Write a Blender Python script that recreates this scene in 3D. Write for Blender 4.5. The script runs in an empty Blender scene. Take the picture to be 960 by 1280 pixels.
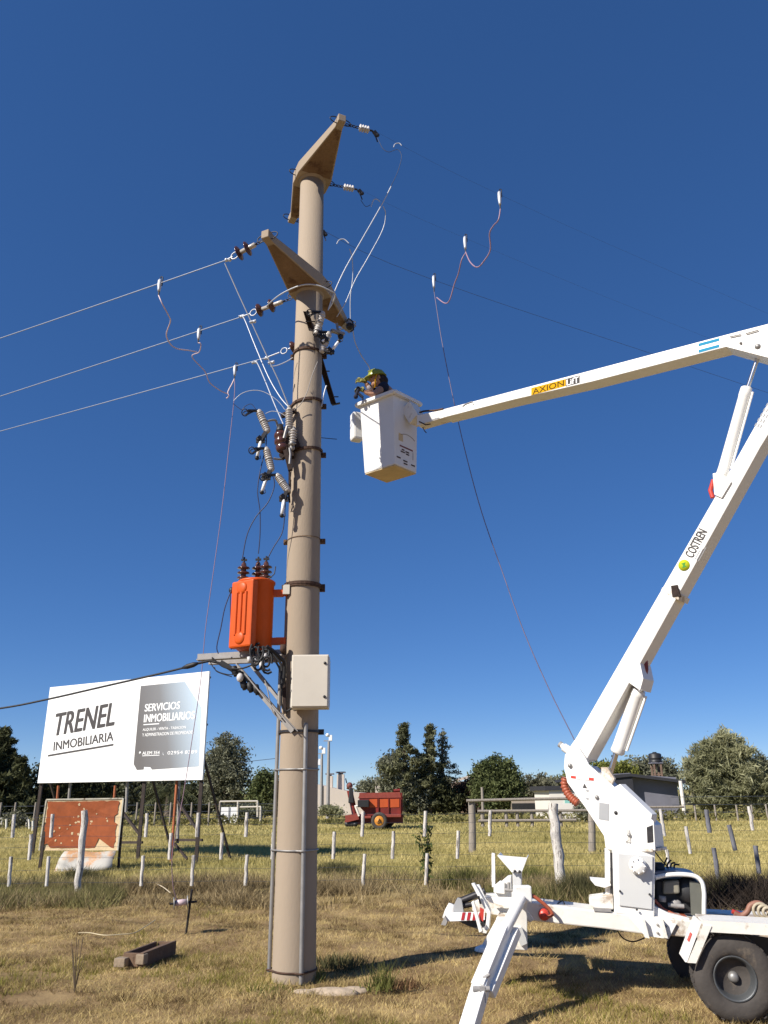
import bpy, bmesh, math, random
import numpy as np
from mathutils import Vector as V, Matrix
R = math.radians
random.seed(7); rng = np.random.default_rng(11)
SC = bpy.context.scene
COL = SC.collection
# ------------------------------------------------------------------ camera
F = 980.0; PITCH = R(19.65); ROLL = R(0.55); EYE = V((0, 0, 1.6))
fw = V((0, math.cos(PITCH), math.sin(PITCH))); u0 = V((0, -math.sin(PITCH), math.cos(PITCH))); r0 = V((1, 0, 0))
rt = r0 * math.cos(ROLL) - u0 * math.sin(ROLL); upv = r0 * math.sin(ROLL) + u0 * math.cos(ROLL)
cam = bpy.data.objects.new('camera', bpy.data.cameras.new('camera')); COL.objects.link(cam)
m = Matrix((rt, upv, -fw)).transposed().to_4x4(); m.translation = EYE
cam.matrix_world = m
cam.data.sensor_fit = 'VERTICAL'; cam.data.sensor_height = 24; cam.data.lens = 24 * F / 1280
cam.data.clip_end = 6000; cam.data.clip_start = 0.05
SC.camera = cam
# ------------------------------------------------------------------ light
SUN_EL = R(37); HEAD = R(53)            # light travels toward this heading (from +Y toward +X)
w = bpy.data.worlds.new('World'); SC.world = w; w.use_nodes = True
nt = w.node_tree; bg = nt.nodes['Background']
sk = nt.nodes.new('ShaderNodeTexSky'); sk.sky_type = 'NISHITA'; sk.sun_disc = False
sk.sun_elevation = SUN_EL; sk.sun_rotation = HEAD + math.pi
sk.altitude = 9000; sk.air_density = 1.6; sk.dust_density = 0.0; sk.ozone_density = 3.0
hs = nt.nodes.new('ShaderNodeHueSaturation'); hs.inputs['Saturation'].default_value = 1.58; hs.inputs['Hue'].default_value = 0.514; hs.inputs['Value'].default_value = 1.58
ga = nt.nodes.new('ShaderNodeGamma'); ga.inputs['Gamma'].default_value = 0.595
nt.links.new(sk.outputs[0], ga.inputs['Color']); nt.links.new(ga.outputs[0], hs.inputs['Color']); nt.links.new(hs.outputs[0], bg.inputs['Color'])
bg.inputs['Strength'].default_value = 0.10
sun = bpy.data.objects.new('sun', bpy.data.lights.new('sun', 'SUN')); COL.objects.link(sun)
sun.data.energy = 4.8; sun.data.angle = R(0.5); sun.data.color = (1.0, 0.94, 0.84)
sd = V((math.sin(HEAD) * math.cos(SUN_EL), math.cos(HEAD) * math.cos(SUN_EL), -math.sin(SUN_EL)))
sun.rotation_euler = sd.to_track_quat('-Z', 'Y').to_euler()
vs = SC.view_settings; SC.display_settings.display_device = 'sRGB'
vs.view_transform = 'Standard'; vs.look = 'None'; vs.exposure = 0.55; vs.gamma = 1.0; vs.use_curve_mapping = False
# ------------------------------------------------------------------ places: photograph pixel -> point on a plane of the real place
def ray(px, py): return (rt * ((px - 480) / F) + upv * ((640 - py) / F) + fw)
def at(px, py, Y):
    d = ray(px, py); return EYE + d * (Y / d.y)
def gnd(px, py, z=0.0):
    d = ray(px, py); return EYE + d * ((z - 1.6) / d.z)
def onp(px, py, P, n):
    d = ray(px, py); return EYE + d * ((P - EYE).dot(n) / d.dot(n))
# ------------------------------------------------------------------ materials
MATS = {}
def M(name, col, rough=0.6, metal=0.0, var=0.12, scale=6.0, col2=None, mix=0.5, bump=0.0, bscale=30.0, stretch=(1, 1, 1), spec=0.5, coat=0.0):
    mt = bpy.data.materials.new(name); mt.use_nodes = True; MATS[name] = mt
    t = mt.node_tree; b = t.nodes['Principled BSDF']; L = t.links.new
    b.inputs['Roughness'].default_value = rough; b.inputs['Metallic'].default_value = metal
    b.inputs['Specular IOR Level'].default_value = spec; b.inputs['Coat Weight'].default_value = coat
    tc = t.nodes.new('ShaderNodeNewGeometry'); mp = t.nodes.new('ShaderNodeMapping'); mp.inputs['Scale'].default_value = stretch
    L(tc.outputs['Position'], mp.inputs['Vector'])
    nz = t.nodes.new('ShaderNodeTexNoise'); nz.inputs['Scale'].default_value = scale; nz.inputs['Detail'].default_value = 6; nz.inputs['Roughness'].default_value = 0.65
    L(mp.outputs[0], nz.inputs['Vector'])
    cr = t.nodes.new('ShaderNodeValToRGB')
    c = V(col); a = [max(0, x * (1 - var)) for x in col]; d = [min(1, x * (1 + var)) for x in col]
    cr.color_ramp.elements[0].position = 0.3; cr.color_ramp.elements[1].position = 0.7
    cr.color_ramp.elements[0].color = (*a, 1); cr.color_ramp.elements[1].color = (*d, 1)
    L(nz.outputs['Fac'], cr.inputs[0]); out = cr.outputs[0]
    if col2 is not None:
        n2 = t.nodes.new('ShaderNodeTexNoise'); n2.inputs['Scale'].default_value = scale * 0.6; n2.inputs['Detail'].default_value = 8; n2.inputs['Roughness'].default_value = 0.7
        L(mp.outputs[0], n2.inputs['Vector'])
        r2 = t.nodes.new('ShaderNodeValToRGB'); e = r2.color_ramp.elements
        e[0].position = max(0.0, 0.72 - mix * 0.45); e[1].position = min(1.0, e[0].position + 0.08)
        e[0].color = (0, 0, 0, 1); e[1].color = (1, 1, 1, 1)
        L(n2.outputs['Fac'], r2.inputs[0])
        mx = t.nodes.new('ShaderNodeMix'); mx.data_type = 'RGBA'
        L(r2.outputs[0], mx.inputs[0]); L(out, mx.inputs[6]); mx.inputs[7].default_value = (*col2, 1); out = mx.outputs[2]
    L(out, b.inputs['Base Color'])
    if bump > 0:
        n3 = t.nodes.new('ShaderNodeTexNoise'); n3.inputs['Scale'].default_value = bscale; n3.inputs['Detail'].default_value = 5
        L(mp.outputs[0], n3.inputs['Vector'])
        bp = t.nodes.new('ShaderNodeBump'); bp.inputs['Strength'].default_value = bump; bp.inputs['Distance'].default_value = 0.02
        L(n3.outputs['Fac'], bp.inputs['Height']); L(bp.outputs[0], b.inputs['Normal'])
    return mt
concrete = M('concrete', (0.315, 0.250, 0.185), 0.9, var=0.05, scale=2.2, bump=0.12, bscale=60, stretch=(1, 1, 0.30), col2=(0.275, 0.215, 0.158), mix=0.30)
concrete_in = M('cast_concrete_shaded', (0.17, 0.105, 0.060), 0.9, var=0.18, scale=6, bump=0.4, bscale=25, col2=(0.09, 0.045, 0.025), mix=0.45)  # brown cast concrete, darkened further for the shade under the arms
concrete_gr = M('concrete_grey', (0.36, 0.33, 0.29), 0.9, var=0.15, scale=14, bump=0.4)
rust = M('rusty_iron', (0.075, 0.040, 0.026), 0.85, 0.2, var=0.4, scale=20, bump=0.3)
rustch = M('rusty_channel', (0.032, 0.018, 0.014), 0.85, 0.2, var=0.4, scale=20, bump=0.3)
galv = M('galvanised_steel', (0.30, 0.29, 0.28), 0.5, 0.5, var=0.12, scale=12)
galvd = M('dull_galvanised', (0.30, 0.285, 0.275), 0.7, 0.2, var=0.15, scale=12)
darkm = M('dark_fitting', (0.035, 0.033, 0.036), 0.5, 0.5, var=0.3, scale=30)
porc = M('grey_porcelain', (0.44, 0.41, 0.38), 0.25, var=0.05, scale=20)
porcb = M('brown_porcelain', (0.075, 0.030, 0.024), 0.2, var=0.2, scale=20)
white_i = M('silicone_grey', (0.55, 0.53, 0.52), 0.5, var=0.05)
alu = M('bare_aluminium', (0.50, 0.52, 0.56), 0.45, 0.25, var=0.05)
wirew = M('conductor_strand', (0.30, 0.34, 0.42), 0.5, 0.2, var=0.05)
wired = M('weathered_wire', (0.05, 0.06, 0.09), 0.6, 0.2, var=0.1)
blackc = M('black_cable', (0.012, 0.012, 0.014), 0.6, var=0.2)
bluec = M('blue_black_cable', (0.015, 0.025, 0.08), 0.5, var=0.2)
pinkc = M('earthing_cable', (0.30, 0.19, 0.25), 0.5, var=0.1)
pinkl = M('clear_sheath_cable', (0.62, 0.48, 0.50), 0.4, var=0.1, scale=60)
orange = M('orange_enamel', (0.56, 0.082, 0.008), 0.45, var=0.07, scale=8, spec=.3)
cream = M('cream_box', (0.56, 0.51, 0.43), 0.5, var=0.04, scale=3, col2=(0.46, 0.41, 0.34), mix=0.12)
whitep = M('white_paint', (0.80, 0.785, 0.75), 0.42, var=0.035, scale=2.5, coat=0.1, col2=(0.66, 0.61, 0.53), mix=0.14, bump=0.03, bscale=12)
whited = M('dirty_white_paint', (0.74, 0.71, 0.65), 0.5, var=0.06, scale=5, col2=(0.42, 0.34, 0.26), mix=0.42, bump=0.08)
whiteg = M('grey_white_paint', (0.56, 0.56, 0.55), 0.45, var=0.03, scale=3)
fibre = M('fibreglass', (0.72, 0.71, 0.69), 0.42, var=0.03, scale=4, col2=(0.55, 0.42, 0.26), mix=0.10)
fibreb = M('fibreglass_soiled', (0.55, 0.42, 0.24), 0.6, var=0.15, scale=5)
rubber = M('tyre_rubber', (0.055, 0.047, 0.042), 0.85, var=0.2, scale=8, col2=(0.11, 0.088, 0.068), mix=0.3, bump=0.2)
rimm = M('rim_dark', (0.10, 0.105, 0.11), 0.5, 0.5, var=0.15)
blackp = M('black_paint', (0.02, 0.02, 0.022), 0.5, var=0.2)
chrome = M('chrome_rod', (0.6, 0.6, 0.62), 0.15, 0.95, var=0.02)
redp = M('red_paint', (0.50, 0.045, 0.03), 0.4, var=0.1)
redo = M('orange_hose', (0.32, 0.075, 0.035), 0.5, var=0.15, scale=20)
yel = M('yellow_vinyl', (0.58, 0.32, 0.006), 0.8, spec=0.12, var=0.03)
yelg = M('lime_vinyl', (0.42, 0.46, 0.02), 0.8, spec=0.12, var=0.03)
grn = M('green_print', (0.08, 0.26, 0.05), 0.8, spec=0.12, var=0.03)
cyan = M('sky_blue_vinyl', (0.03, 0.25, 0.42), 0.8, spec=0.12, var=0.03)
brownp = M('brown_print', (0.06, 0.03, 0.008), 0.8, spec=0.12, var=0.05)
greyp = M('grey_print', (0.075, 0.07, 0.072), 0.8, spec=0.12, var=0.05)
lgrey = M('pale_grey_print', (0.33, 0.335, 0.345), 0.8, spec=0.12, var=0.05)
inkp = M('dark_print', (0.06, 0.035, 0.04), 0.8, spec=0.12, var=0.1)
whitev = M('white_vinyl', (0.82, 0.82, 0.82), 0.4, var=0.02, scale=2)
woodw = M('weathered_whitewash', (0.62, 0.58, 0.53), 0.85, var=0.25, scale=9, stretch=(4, 4, 0.6), col2=(0.17, 0.145, 0.125), mix=0.42, bump=0.7, bscale=50)
woodg = M('grey_timber', (0.27, 0.235, 0.20), 0.9, var=0.3, scale=10, stretch=(4, 4, 0.5), bump=0.5, bscale=60)
woodd = M('shaded_timber', (0.15, 0.15, 0.17), 0.9, var=0.3, scale=10, stretch=(4, 4, 0.5), bump=0.4)  # right-hand droppers: shadow put into the timber colour
postst = M('billboard_steel', (0.045, 0.032, 0.027), 0.8, 0.1, var=0.3, scale=8)
orust = M('orange_rust_post', (0.34, 0.10, 0.035), 0.8, var=0.3, scale=8)
rustsign = M('rust_face', (0.30, 0.070, 0.016), 0.8, var=0.22, scale=4, bump=0.15, bscale=12)
peel = M('peeling_cream', (0.62, 0.47, 0.28), 0.8, var=0.12, scale=7, col2=(0.40, 0.20, 0.08), mix=0.3, bump=0.3)
skin = M('skin', (0.42, 0.22, 0.14), 0.5, var=0.06, scale=20)
helm = M('lime_helmet', (0.27, 0.29, 0.02), 0.35, var=0.03)
navy = M('navy_cloth', (0.012, 0.014, 0.035), 0.9, var=0.25, scale=12)
hair = M('dark_hair', (0.02, 0.012, 0.012), 0.8)
glove = M('work_glove', (0.27, 0.25, 0.05), 0.8, var=0.2, scale=40, col2=(0.04, 0.05, 0.05), mix=0.5)
lightw = M('pale_cloth', (0.60, 0.55, 0.60), 0.7, var=0.05)
plaster = M('pale_plaster', (0.56, 0.49, 0.43), 0.9, var=0.05, scale=0.6)
plasterw = M('white_plaster', (0.70, 0.66, 0.60), 0.9, var=0.05, scale=0.8)
wallgrey = M('dark_grey_wall', (0.165, 0.165, 0.20), 0.9, var=0.12, scale=1.5)
brick = M('brown_wall', (0.24, 0.17, 0.13), 0.9, var=0.2, scale=3)
roofd = M('dark_roof_sheet', (0.028, 0.028, 0.034), 0.7, var=0.1)
glassm = M('dark_glass', (0.05, 0.06, 0.07), 0.15, var=0.05)
teal = M('teal_paint', (0.25, 0.52, 0.47), 0.6, var=0.05)
wagr = M('wagon_red', (0.17, 0.014, 0.009), 0.65, var=0.3, scale=3, col2=(0.08, 0.012, 0.01), mix=0.3)
wago = M('wagon_orange', (0.47, 0.075, 0.012), 0.65, var=0.12, scale=3)
barkm = M('bark', (0.16, 0.125, 0.10), 0.9, var=0.3, scale=6, stretch=(3, 3, .6))

def leafmat(name, col, var=0.45, trans=0.25, scale=0.35, col2=None):
    mt = bpy.data.materials.new(name); mt.use_nodes = True
    t = mt.node_tree; b = t.nodes['Principled BSDF']; L = t.links.new
    g = t.nodes.new('ShaderNodeNewGeometry')
    nz = t.nodes.new('ShaderNodeTexNoise'); nz.inputs['Scale'].default_value = scale; nz.inputs['Detail'].default_value = 5
    L(g.outputs['Position'], nz.inputs['Vector'])
    ad = t.nodes.new('ShaderNodeMath'); ad.operation = 'ADD'; m2 = t.nodes.new('ShaderNodeMath'); m2.operation = 'MULTIPLY_ADD'
    L(g.outputs['Random Per Island'], m2.inputs[0]); m2.inputs[1].default_value = 0.34; m2.inputs[2].default_value = -0.17
    L(nz.outputs['Fac'], ad.inputs[0]); L(m2.outputs[0], ad.inputs[1])
    cr = t.nodes.new('ShaderNodeValToRGB'); e = cr.color_ramp.elements
    e[0].position = 0.25; e[1].position = 0.75
    c2 = col2 or tuple(min(1, x * (1 + var)) for x in col)
    e[0].color = (*[x * (1 - var) for x in col], 1); e[1].color = (*c2, 1)
    L(ad.outputs[0], cr.inputs[0]); L(cr.outputs[0], b.inputs['Base Color'])
    b.inputs['Roughness'].default_value = 0.8; b.inputs['Specular IOR Level'].default_value = 0.08
    if trans > 0:
        tr = t.nodes.new('ShaderNodeBsdfTranslucent'); L(cr.outputs[0], tr.inputs['Color'])
        mx = t.nodes.new('ShaderNodeMixShader'); mx.inputs[0].default_value = trans
        L(b.outputs[0], mx.inputs[1]); L(tr.outputs[0], mx.inputs[2]); L(mx.outputs[0], t.nodes['Material Output'].inputs['Surface'])
    return mt
# ------------------------------------------------------------------ mesh builder
WO = {}
class MB:
    def __init__(s): s.v = []; s.f = []; s.sm = []
    def add(s, vs, fs, smooth=False):
        o = len(s.v); s.v += [V(p) for p in vs]; s.f += [tuple(i + o for i in f) for f in fs]; s.sm += [smooth] * len(fs); return s
    def obox(s, c, ex, ey, ez):          # centre and half-extent vectors
        c = V(c); P = []
        for a, b, d in ((-1,-1,-1),(1,-1,-1),(1,1,-1),(-1,1,-1),(-1,-1,1),(1,-1,1),(1,1,1),(-1,1,1)): P.append(c + ex*a + ey*b + ez*d)
        if ex.cross(ey).dot(ez) < 0: P = [P[i] for i in (1,0,3,2,5,4,7,6)]
        return s.add(P, [(3,2,1,0),(4,5,6,7),(0,1,5,4),(1,2,6,5),(2,3,7,6),(3,0,4,7)])
    def box(s, x0, x1, y0, y1, z0, z1):
        return s.obox(((x0+x1)/2,(y0+y1)/2,(z0+z1)/2), V(((x1-x0)/2,0,0)), V((0,(y1-y0)/2,0)), V((0,0,(z1-z0)/2)))
    def bar(s, p, q, w, h, side=None, w2=None, h2=None):   # rectangular bar p->q, w across 'side', h across the third
        p, q = V(p), V(q); d = (q - p).normalized()
        sv = V(side) if side is not None else (V((0,0,1)) if abs(d.z) < .9 else V((1,0,0))).cross(d)
        sv = (sv - d * sv.dot(d)).normalized(); t = d.cross(sv).normalized()
        w2 = w if w2 is None else w2; h2 = h if h2 is None else h2
        P = []
        for c, a, b in ((p, w, h), (q, w2, h2)):
            P += [c - sv*a/2 - t*b/2, c + sv*a/2 - t*b/2, c + sv*a/2 + t*b/2, c - sv*a/2 + t*b/2]
        return s.add(P, [(3,2,1,0),(4,5,6,7),(0,1,5,4),(1,2,6,5),(2,3,7,6),(3,0,4,7)])
    def tube(s, pts, r, n=8, cap=True):
        pts = [V(p) for p in pts]; rs = r if isinstance(r, (list, tuple)) else [r] * len(pts)
        vs = []; fs = []; prev = None
        for i, p in enumerate(pts):
            d = (pts[min(i+1, len(pts)-1)] - pts[max(i-1, 0)]).normalized()
            if prev is None: a = (V((0,0,1)) if abs(d.z) < .9 else V((1,0,0))).cross(d).normalized()
            else: a = (prev - d * prev.dot(d)).normalized()
            prev = a; b = d.cross(a)
            for k in range(n):
                t = 2*math.pi*k/n; vs.append(p + (a*math.cos(t) + b*math.sin(t)) * rs[i])
        for i in range(len(pts)-1):
            for k in range(n):
                k2 = (k+1) % n; fs.append((i*n+k, i*n+k2, (i+1)*n+k2, (i+1)*n+k))
        s.add(vs, fs, True)
        if cap: s.add([vs[k] for k in range(n)], [tuple(reversed(range(n)))]); s.add(vs[-n:], [tuple(range(n))])
        return s
    def lathe(s, p, q, prof, n=16):      # prof: (t along p->q, radius)
        p, q = V(p), V(q); d = (q-p).normalized(); a = (V((0,0,1)) if abs(d.z) < .9 else V((1,0,0))).cross(d).normalized(); b = d.cross(a)
        vs = []; fs = []
        for t, r in prof:
            c = p + (q-p)*t
            for k in range(n):
                an = 2*math.pi*k/n; vs.append(c + (a*math.cos(an)+b*math.sin(an))*max(r, 1e-4))
        for i in range(len(prof)-1):
            for k in range(n):
                k2 = (k+1) % n; fs.append((i*n+k, i*n+k2, (i+1)*n+k2, (i+1)*n+k))
        fs.append(tuple(reversed(range(n)))); fs.append(tuple(range(len(vs)-n, len(vs))))
        return s.add(vs, fs, True)
    def prism(s, poly, ext):             # polygon points and an extrusion vector
        n = len(poly); P = [V(p) for p in poly] + [V(p)+ext for p in poly]
        nrm = V((0,0,0))
        for i in range(n): nrm += V(poly[i]).cross(V(poly[(i+1) % n]))
        fl = nrm.dot(ext) < 0
        a, b = tuple(reversed(range(n))), tuple(range(n, 2*n))
        fs = [a, b] + [(i, (i+1) % n, n+(i+1) % n, n+i) for i in range(n)]
        if fl: fs = [tuple(reversed(f)) for f in fs]
        return s.add(P, fs)
    def ball(s, c, rx, ry=None, rz=None, n=12, ax=None):
        ry = ry or rx; rz = rz or rx; c = V(c); A = ax or Matrix.Identity(3)
        vs = []; m_ = n//2+1
        for i in range(m_+1):
            th = math.pi*i/m_
            for k in range(n):
                ph = 2*math.pi*k/n; vs.append(c + A @ V((rx*math.sin(th)*math.cos(ph), ry*math.sin(th)*math.sin(ph), rz*math.cos(th))))
        fs = [(i*n+k, (i+1)*n+k, (i+1)*n+(k+1) % n, i*n+(k+1) % n) for i in range(m_) for k in range(n)]
        return s.add(vs, fs, True)
    def build(s, name, mat, parent=None, origin=None, bevel=0, label=None):
        off = WO[parent.name] if parent is not None else V(origin or (0,0,0))
        me = bpy.data.meshes.new(name)
        me.from_pydata([p - off for p in s.v], [], s.f)
        me.polygons.foreach_set('use_smooth', s.sm)
        me.materials.append(mat); me.validate(); me.update()
        o = bpy.data.objects.new(name, me); COL.objects.link(o)
        if parent is not None: o.parent = parent
        else: o.location = off
        WO[o.name] = off
        if bevel > 0:
            md = o.modifiers.new('bevel', 'BEVEL'); md.width = bevel; md.segments = 2; md.limit_method = 'ANGLE'; md.angle_limit = R(40)
        if label: o['label'] = label
        return o
def thing(name, loc, label, cat, group=None):
    o = bpy.data.objects.new(name, None); COL.objects.link(o); o.location = loc; o.empty_display_size = .1
    WO[o.name] = V(loc); return tag(o, label, cat, group)
def tag(o, label, cat, group=None):
    o['label'] = label; o['category'] = cat
    if group: o['group'] = group
    return o
def structure(o): o['kind'] = 'structure'; return o
def stuff(o): o['kind'] = 'stuff'; return o
def text_mb(txt, O, ex, ey, h, width=None, shear=0.0, thick=0.0015, mb=None, space=1.0, bold=0.0):
    """flat lettering on a surface: O lower left corner, ex/ey unit vectors, h cap height"""
    cu = bpy.data.curves.new('t', 'FONT'); cu.body = txt; cu.shear = shear; cu.space_character = space;  cu.resolution_u = 3
    ob = bpy.data.objects.new('t', cu); COL.objects.link(ob); bpy.context.view_layer.update()
    me = ob.evaluated_get(bpy.context.evaluated_depsgraph_get()).to_mesh()
    P = [v.co.copy() for v in me.vertices]; Fs = [tuple(p.vertices) for p in me.polygons]
    bpy.data.objects.remove(ob); bpy.data.curves.remove(cu)
    x0 = min(p.x for p in P); x1 = max(p.x for p in P); y0 = min(p.y for p in P); y1 = max(p.y for p in P)
    sy = h/(y1-y0); sx = (width/(x1-x0)) if width else sy
    n = ex.cross(ey).normalized(); mb = mb or MB()
    Q = [O + ex*((p.x-x0)*sx) + ey*((p.y-y0)*sy) + n*thick for p in P]
    mb.add(Q, Fs)
    if bold > 0:
        for k_, (ox, oy) in enumerate(((1, .4), (-1, -.4), (.5, -.6), (-.5, .6))): mb.add([p + ex*(ox*bold*h) + ey*(oy*bold*h*.6) + n*(.00015*(k_+1)) for p in Q], Fs)
    return mb
def npmesh(name, verts, tris_per, mat, parent=None, origin=(0,0,0), quads=False):
    """verts (N, k, 3): N little faces of k corners"""
    N, k, _ = verts.shape
    off = np.array(WO[parent.name]) if parent is not None else np.array(origin, dtype=float)
    me = bpy.data.meshes.new(name); me.vertices.add(N*k); me.vertices.foreach_set('co', (verts - off).reshape(-1).astype(np.float32))
    me.loops.add(N*k); me.loops.foreach_set('vertex_index', np.arange(N*k, dtype=np.int32))
    me.polygons.add(N); me.polygons.foreach_set('loop_start', np.arange(0, N*k, k, dtype=np.int32)); me.polygons.foreach_set('loop_total', np.full(N, k, dtype=np.int32))
    me.materials.append(mat); me.update(); me.validate()
    o = bpy.data.objects.new(name, me); COL.objects.link(o)
    if parent is not None: o.parent = parent
    else: o.location = off
    WO[o.name] = V(off); return o
def leaves(centers, size, elong=1.6, droop=0.0):
    N = len(centers); a = rng.normal(size=(N,3)); a[:,2] -= droop; a /= np.linalg.norm(a, axis=1)[:,None]
    b = rng.normal(size=(N,3)); b -= (b*a).sum(1)[:,None]*a; b /= np.linalg.norm(b, axis=1)[:,None]
    s = (size*(0.6+0.8*rng.random(N)))[:,None]
    c = centers
    return np.stack([c-a*s*elong/2, c+b*s*0.32, c+a*s*elong/2, c-b*s*0.32], axis=1)
def blades(xy, h, wid, lean=0.5, z=0.0):
    N = len(xy); an = rng.random(N)*2*np.pi; l = lean*h*(0.2+rng.random(N)); an2 = rng.random(N)*2*np.pi
    base = np.c_[xy, np.full(N, 0.0) + z]
    d = np.c_[np.cos(an), np.sin(an), np.zeros(N)]*wid[:,None]/2
    tip = base + np.c_[np.cos(an2)*l, np.sin(an2)*l, h]
    return np.stack([base-d, base+d, tip], axis=1)
def onp_n(mb): return mb
# ================================================================== GROUND
def hgt(x, y): return 0.024*np.sin(x*1.1+0.5*y)*np.cos(y*0.9-.4*x) + 0.014*np.sin(2.7*x+1+.6*np.sin(1.9*y))*np.sin(2.3*y+.8*np.sin(2.1*x)) + 0.011*np.sin(6.1*x+2.2*np.sin(1.7*y))*np.sin(5.3*y+1.9*np.sin(2.3*x+1)) - 0.02
def axis(lo, hi, far, st):
    a = list(np.arange(lo, hi+1e-6, st)); x = st; v = hi
    while v < far: x *= 1.5; v += x; a.append(v)
    x = st; v = lo; b = []
    while v > -far: x *= 1.5; v -= x; b.append(v)
    return np.array(sorted(b + a))
gx = axis(-12, 12, 2500, 0.14); gy = axis(4, 24, 2500, 0.14)
X, Y = np.meshgrid(gx, gy); fade = np.clip((45-np.hypot(X, Y-10))/20, 0, 1)
Z = hgt(X, Y)*fade - 0.02*(1-fade)
me = bpy.data.meshes.new('ground'); nx, ny = len(gx), len(gy)
idx = np.arange(nx*ny).reshape(ny, nx)
fc = np.stack([idx[:-1,:-1], idx[:-1,1:], idx[1:,1:], idx[1:,:-1]], -1).reshape(-1, 4)
me.from_pydata(np.stack([X, Y, Z], -1).reshape(-1, 3).tolist(), [], fc.tolist()); me.polygons.foreach_set('use_smooth', [True]*len(me.polygons))
gm = bpy.data.materials.new('ground_soil_and_thatch'); gm.use_nodes = True
t = gm.node_tree; L = t.links.new; b = t.nodes['Principled BSDF']; b.inputs['Roughness'].default_value = 0.95; b.inputs['Specular IOR Level'].default_value = .1
g = t.nodes.new('ShaderNodeNewGeometry'); sp = t.nodes.new('ShaderNodeSeparateXYZ'); L(g.outputs['Position'], sp.inputs[0])
def noise(sc, det=8, ro=.65):
    n_ = t.nodes.new('ShaderNodeTexNoise'); n_.inputs['Scale'].default_value = sc; n_.inputs['Detail'].default_value = det; n_.inputs['Roughness'].default_value = ro
    L(g.outputs['Position'], n_.inputs['Vector']); return n_.outputs['Fac']
def ramp(src, c0, c1, p0=.35, p1=.65):
    r_ = t.nodes.new('ShaderNodeValToRGB'); e = r_.color_ramp.elements; e[0].position = p0; e[1].position = p1; e[0].color = (*c0, 1); e[1].color = (*c1, 1); L(src, r_.inputs[0]); return r_.outputs[0]
near = ramp(noise(1.3), (0.17, 0.108, 0.055), (0.36, 0.255, 0.125))
far_ = ramp(noise(0.12), (0.24, 0.22, 0.075), (0.38, 0.32, 0.125))
mr = t.nodes.new('ShaderNodeMapRange'); mr.inputs[1].default_value = 13.0; mr.inputs[2].default_value = 18.0; L(sp.outputs[1], mr.inputs[0])
mx = t.nodes.new('ShaderNodeMix'); mx.data_type = 'RGBA'; L(mr.outputs[0], mx.inputs[0]); L(near, mx.inputs[6]); L(far_, mx.inputs[7]); L(mx.outputs[2], b.inputs['Base Color'])
bp = t.nodes.new('ShaderNodeBump'); bp.inputs['Strength'].default_value = .6; bp.inputs['Distance'].default_value = .03; L(noise(18), bp.inputs['Height']); L(bp.outputs[0], b.inputs['Normal'])
me.materials.append(gm); ground = bpy.data.objects.new('ground', me); COL.objects.link(ground); structure(ground)

# ---- grass, as ground cover
def scatter(n, x0, x1, y0, y1, dens=None, wedge=True):
    y = y0 + (y1-y0)*rng.random(n); hw = 0.56*y+0.6 if wedge else None
    x = (rng.random(n)*2-1)*(hw if wedge else (x1-x0)/2)
    P = np.c_[x, y]
    if dens is not None: P = P[rng.random(n) < dens(P[:,0], P[:,1])]
    return P
def vn(x, y, s, seed=0):            # cheap value noise
    r_ = np.random.default_rng(seed); ph = r_.random((6,2))*6.28; di = r_.normal(size=(6,2))
    di /= np.linalg.norm(di, axis=1)[:,None]; f = np.zeros_like(x)
    for k in range(6):
        q = (x*di[k,0]+y*di[k,1])*s*(1+.35*k); f += np.sin(q+ph[k,0]+1.7*np.sin(q*.37+ph[k,1]))/(1+.25*k)
    return f/4.0
m_dry = leafmat('straw_grass', (0.36, 0.265, 0.10), var=0.42, trans=.25, scale=1.3, col2=(0.72, 0.56, 0.26))
m_green = leafmat('short_green_grass', (0.25, 0.225, 0.055), var=0.35, trans=.3, scale=0.8)
m_field = leafmat('meadow_grass', (0.37, 0.325, 0.105), var=0.3, trans=.3, scale=0.22, col2=(0.68, 0.56, 0.25))
m_weed = leafmat('dry_weeds', (0.19, 0.14, 0.075), var=0.5, trans=.2, scale=1.6, col2=(0.48, 0.37, 0.20))
m_weedg = leafmat('green_weeds', (0.21, 0.19, 0.078), var=0.45, trans=.25, scale=0.5)
def zz(P): return hgt(P[:,0], P[:,1])
def tufts(P, k, rad, h0, h1, wid, lean):
    Q = np.repeat(P, k, 0) + rng.normal(size=(len(P)*k, 2))*rad
    h = h0+(h1-h0)*rng.random(len(Q)); return blades(Q, h, wid*(.6+.8*rng.random(len(Q))), lean, zz(Q)-.008)
P = scatter(62000, 0, 0, 5.6, 14.0, lambda x, y: (vn(x, y, 1.2, 3)+.35*vn(x, y, 4.0, 13) > -0.62)*(1-.35*(y-5.6)/9)*(1-.75*np.exp(-((x-1.5)/1.3)**2-((y-9.4)/1.3)**2)))
stuff(npmesh('dry_grass', tufts(P, 5, .028, .014, .052, .0055, 1.5), 3, m_dry))
P = scatter(30000, 0, 0, 5.6, 14.0, lambda x, y: (vn(x, y, .9, 8) > .12)*1.0)
stuff(npmesh('green_grass', tufts(P, 5, .03, .014, .06, .006, 1.0), 3, m_green))
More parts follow.
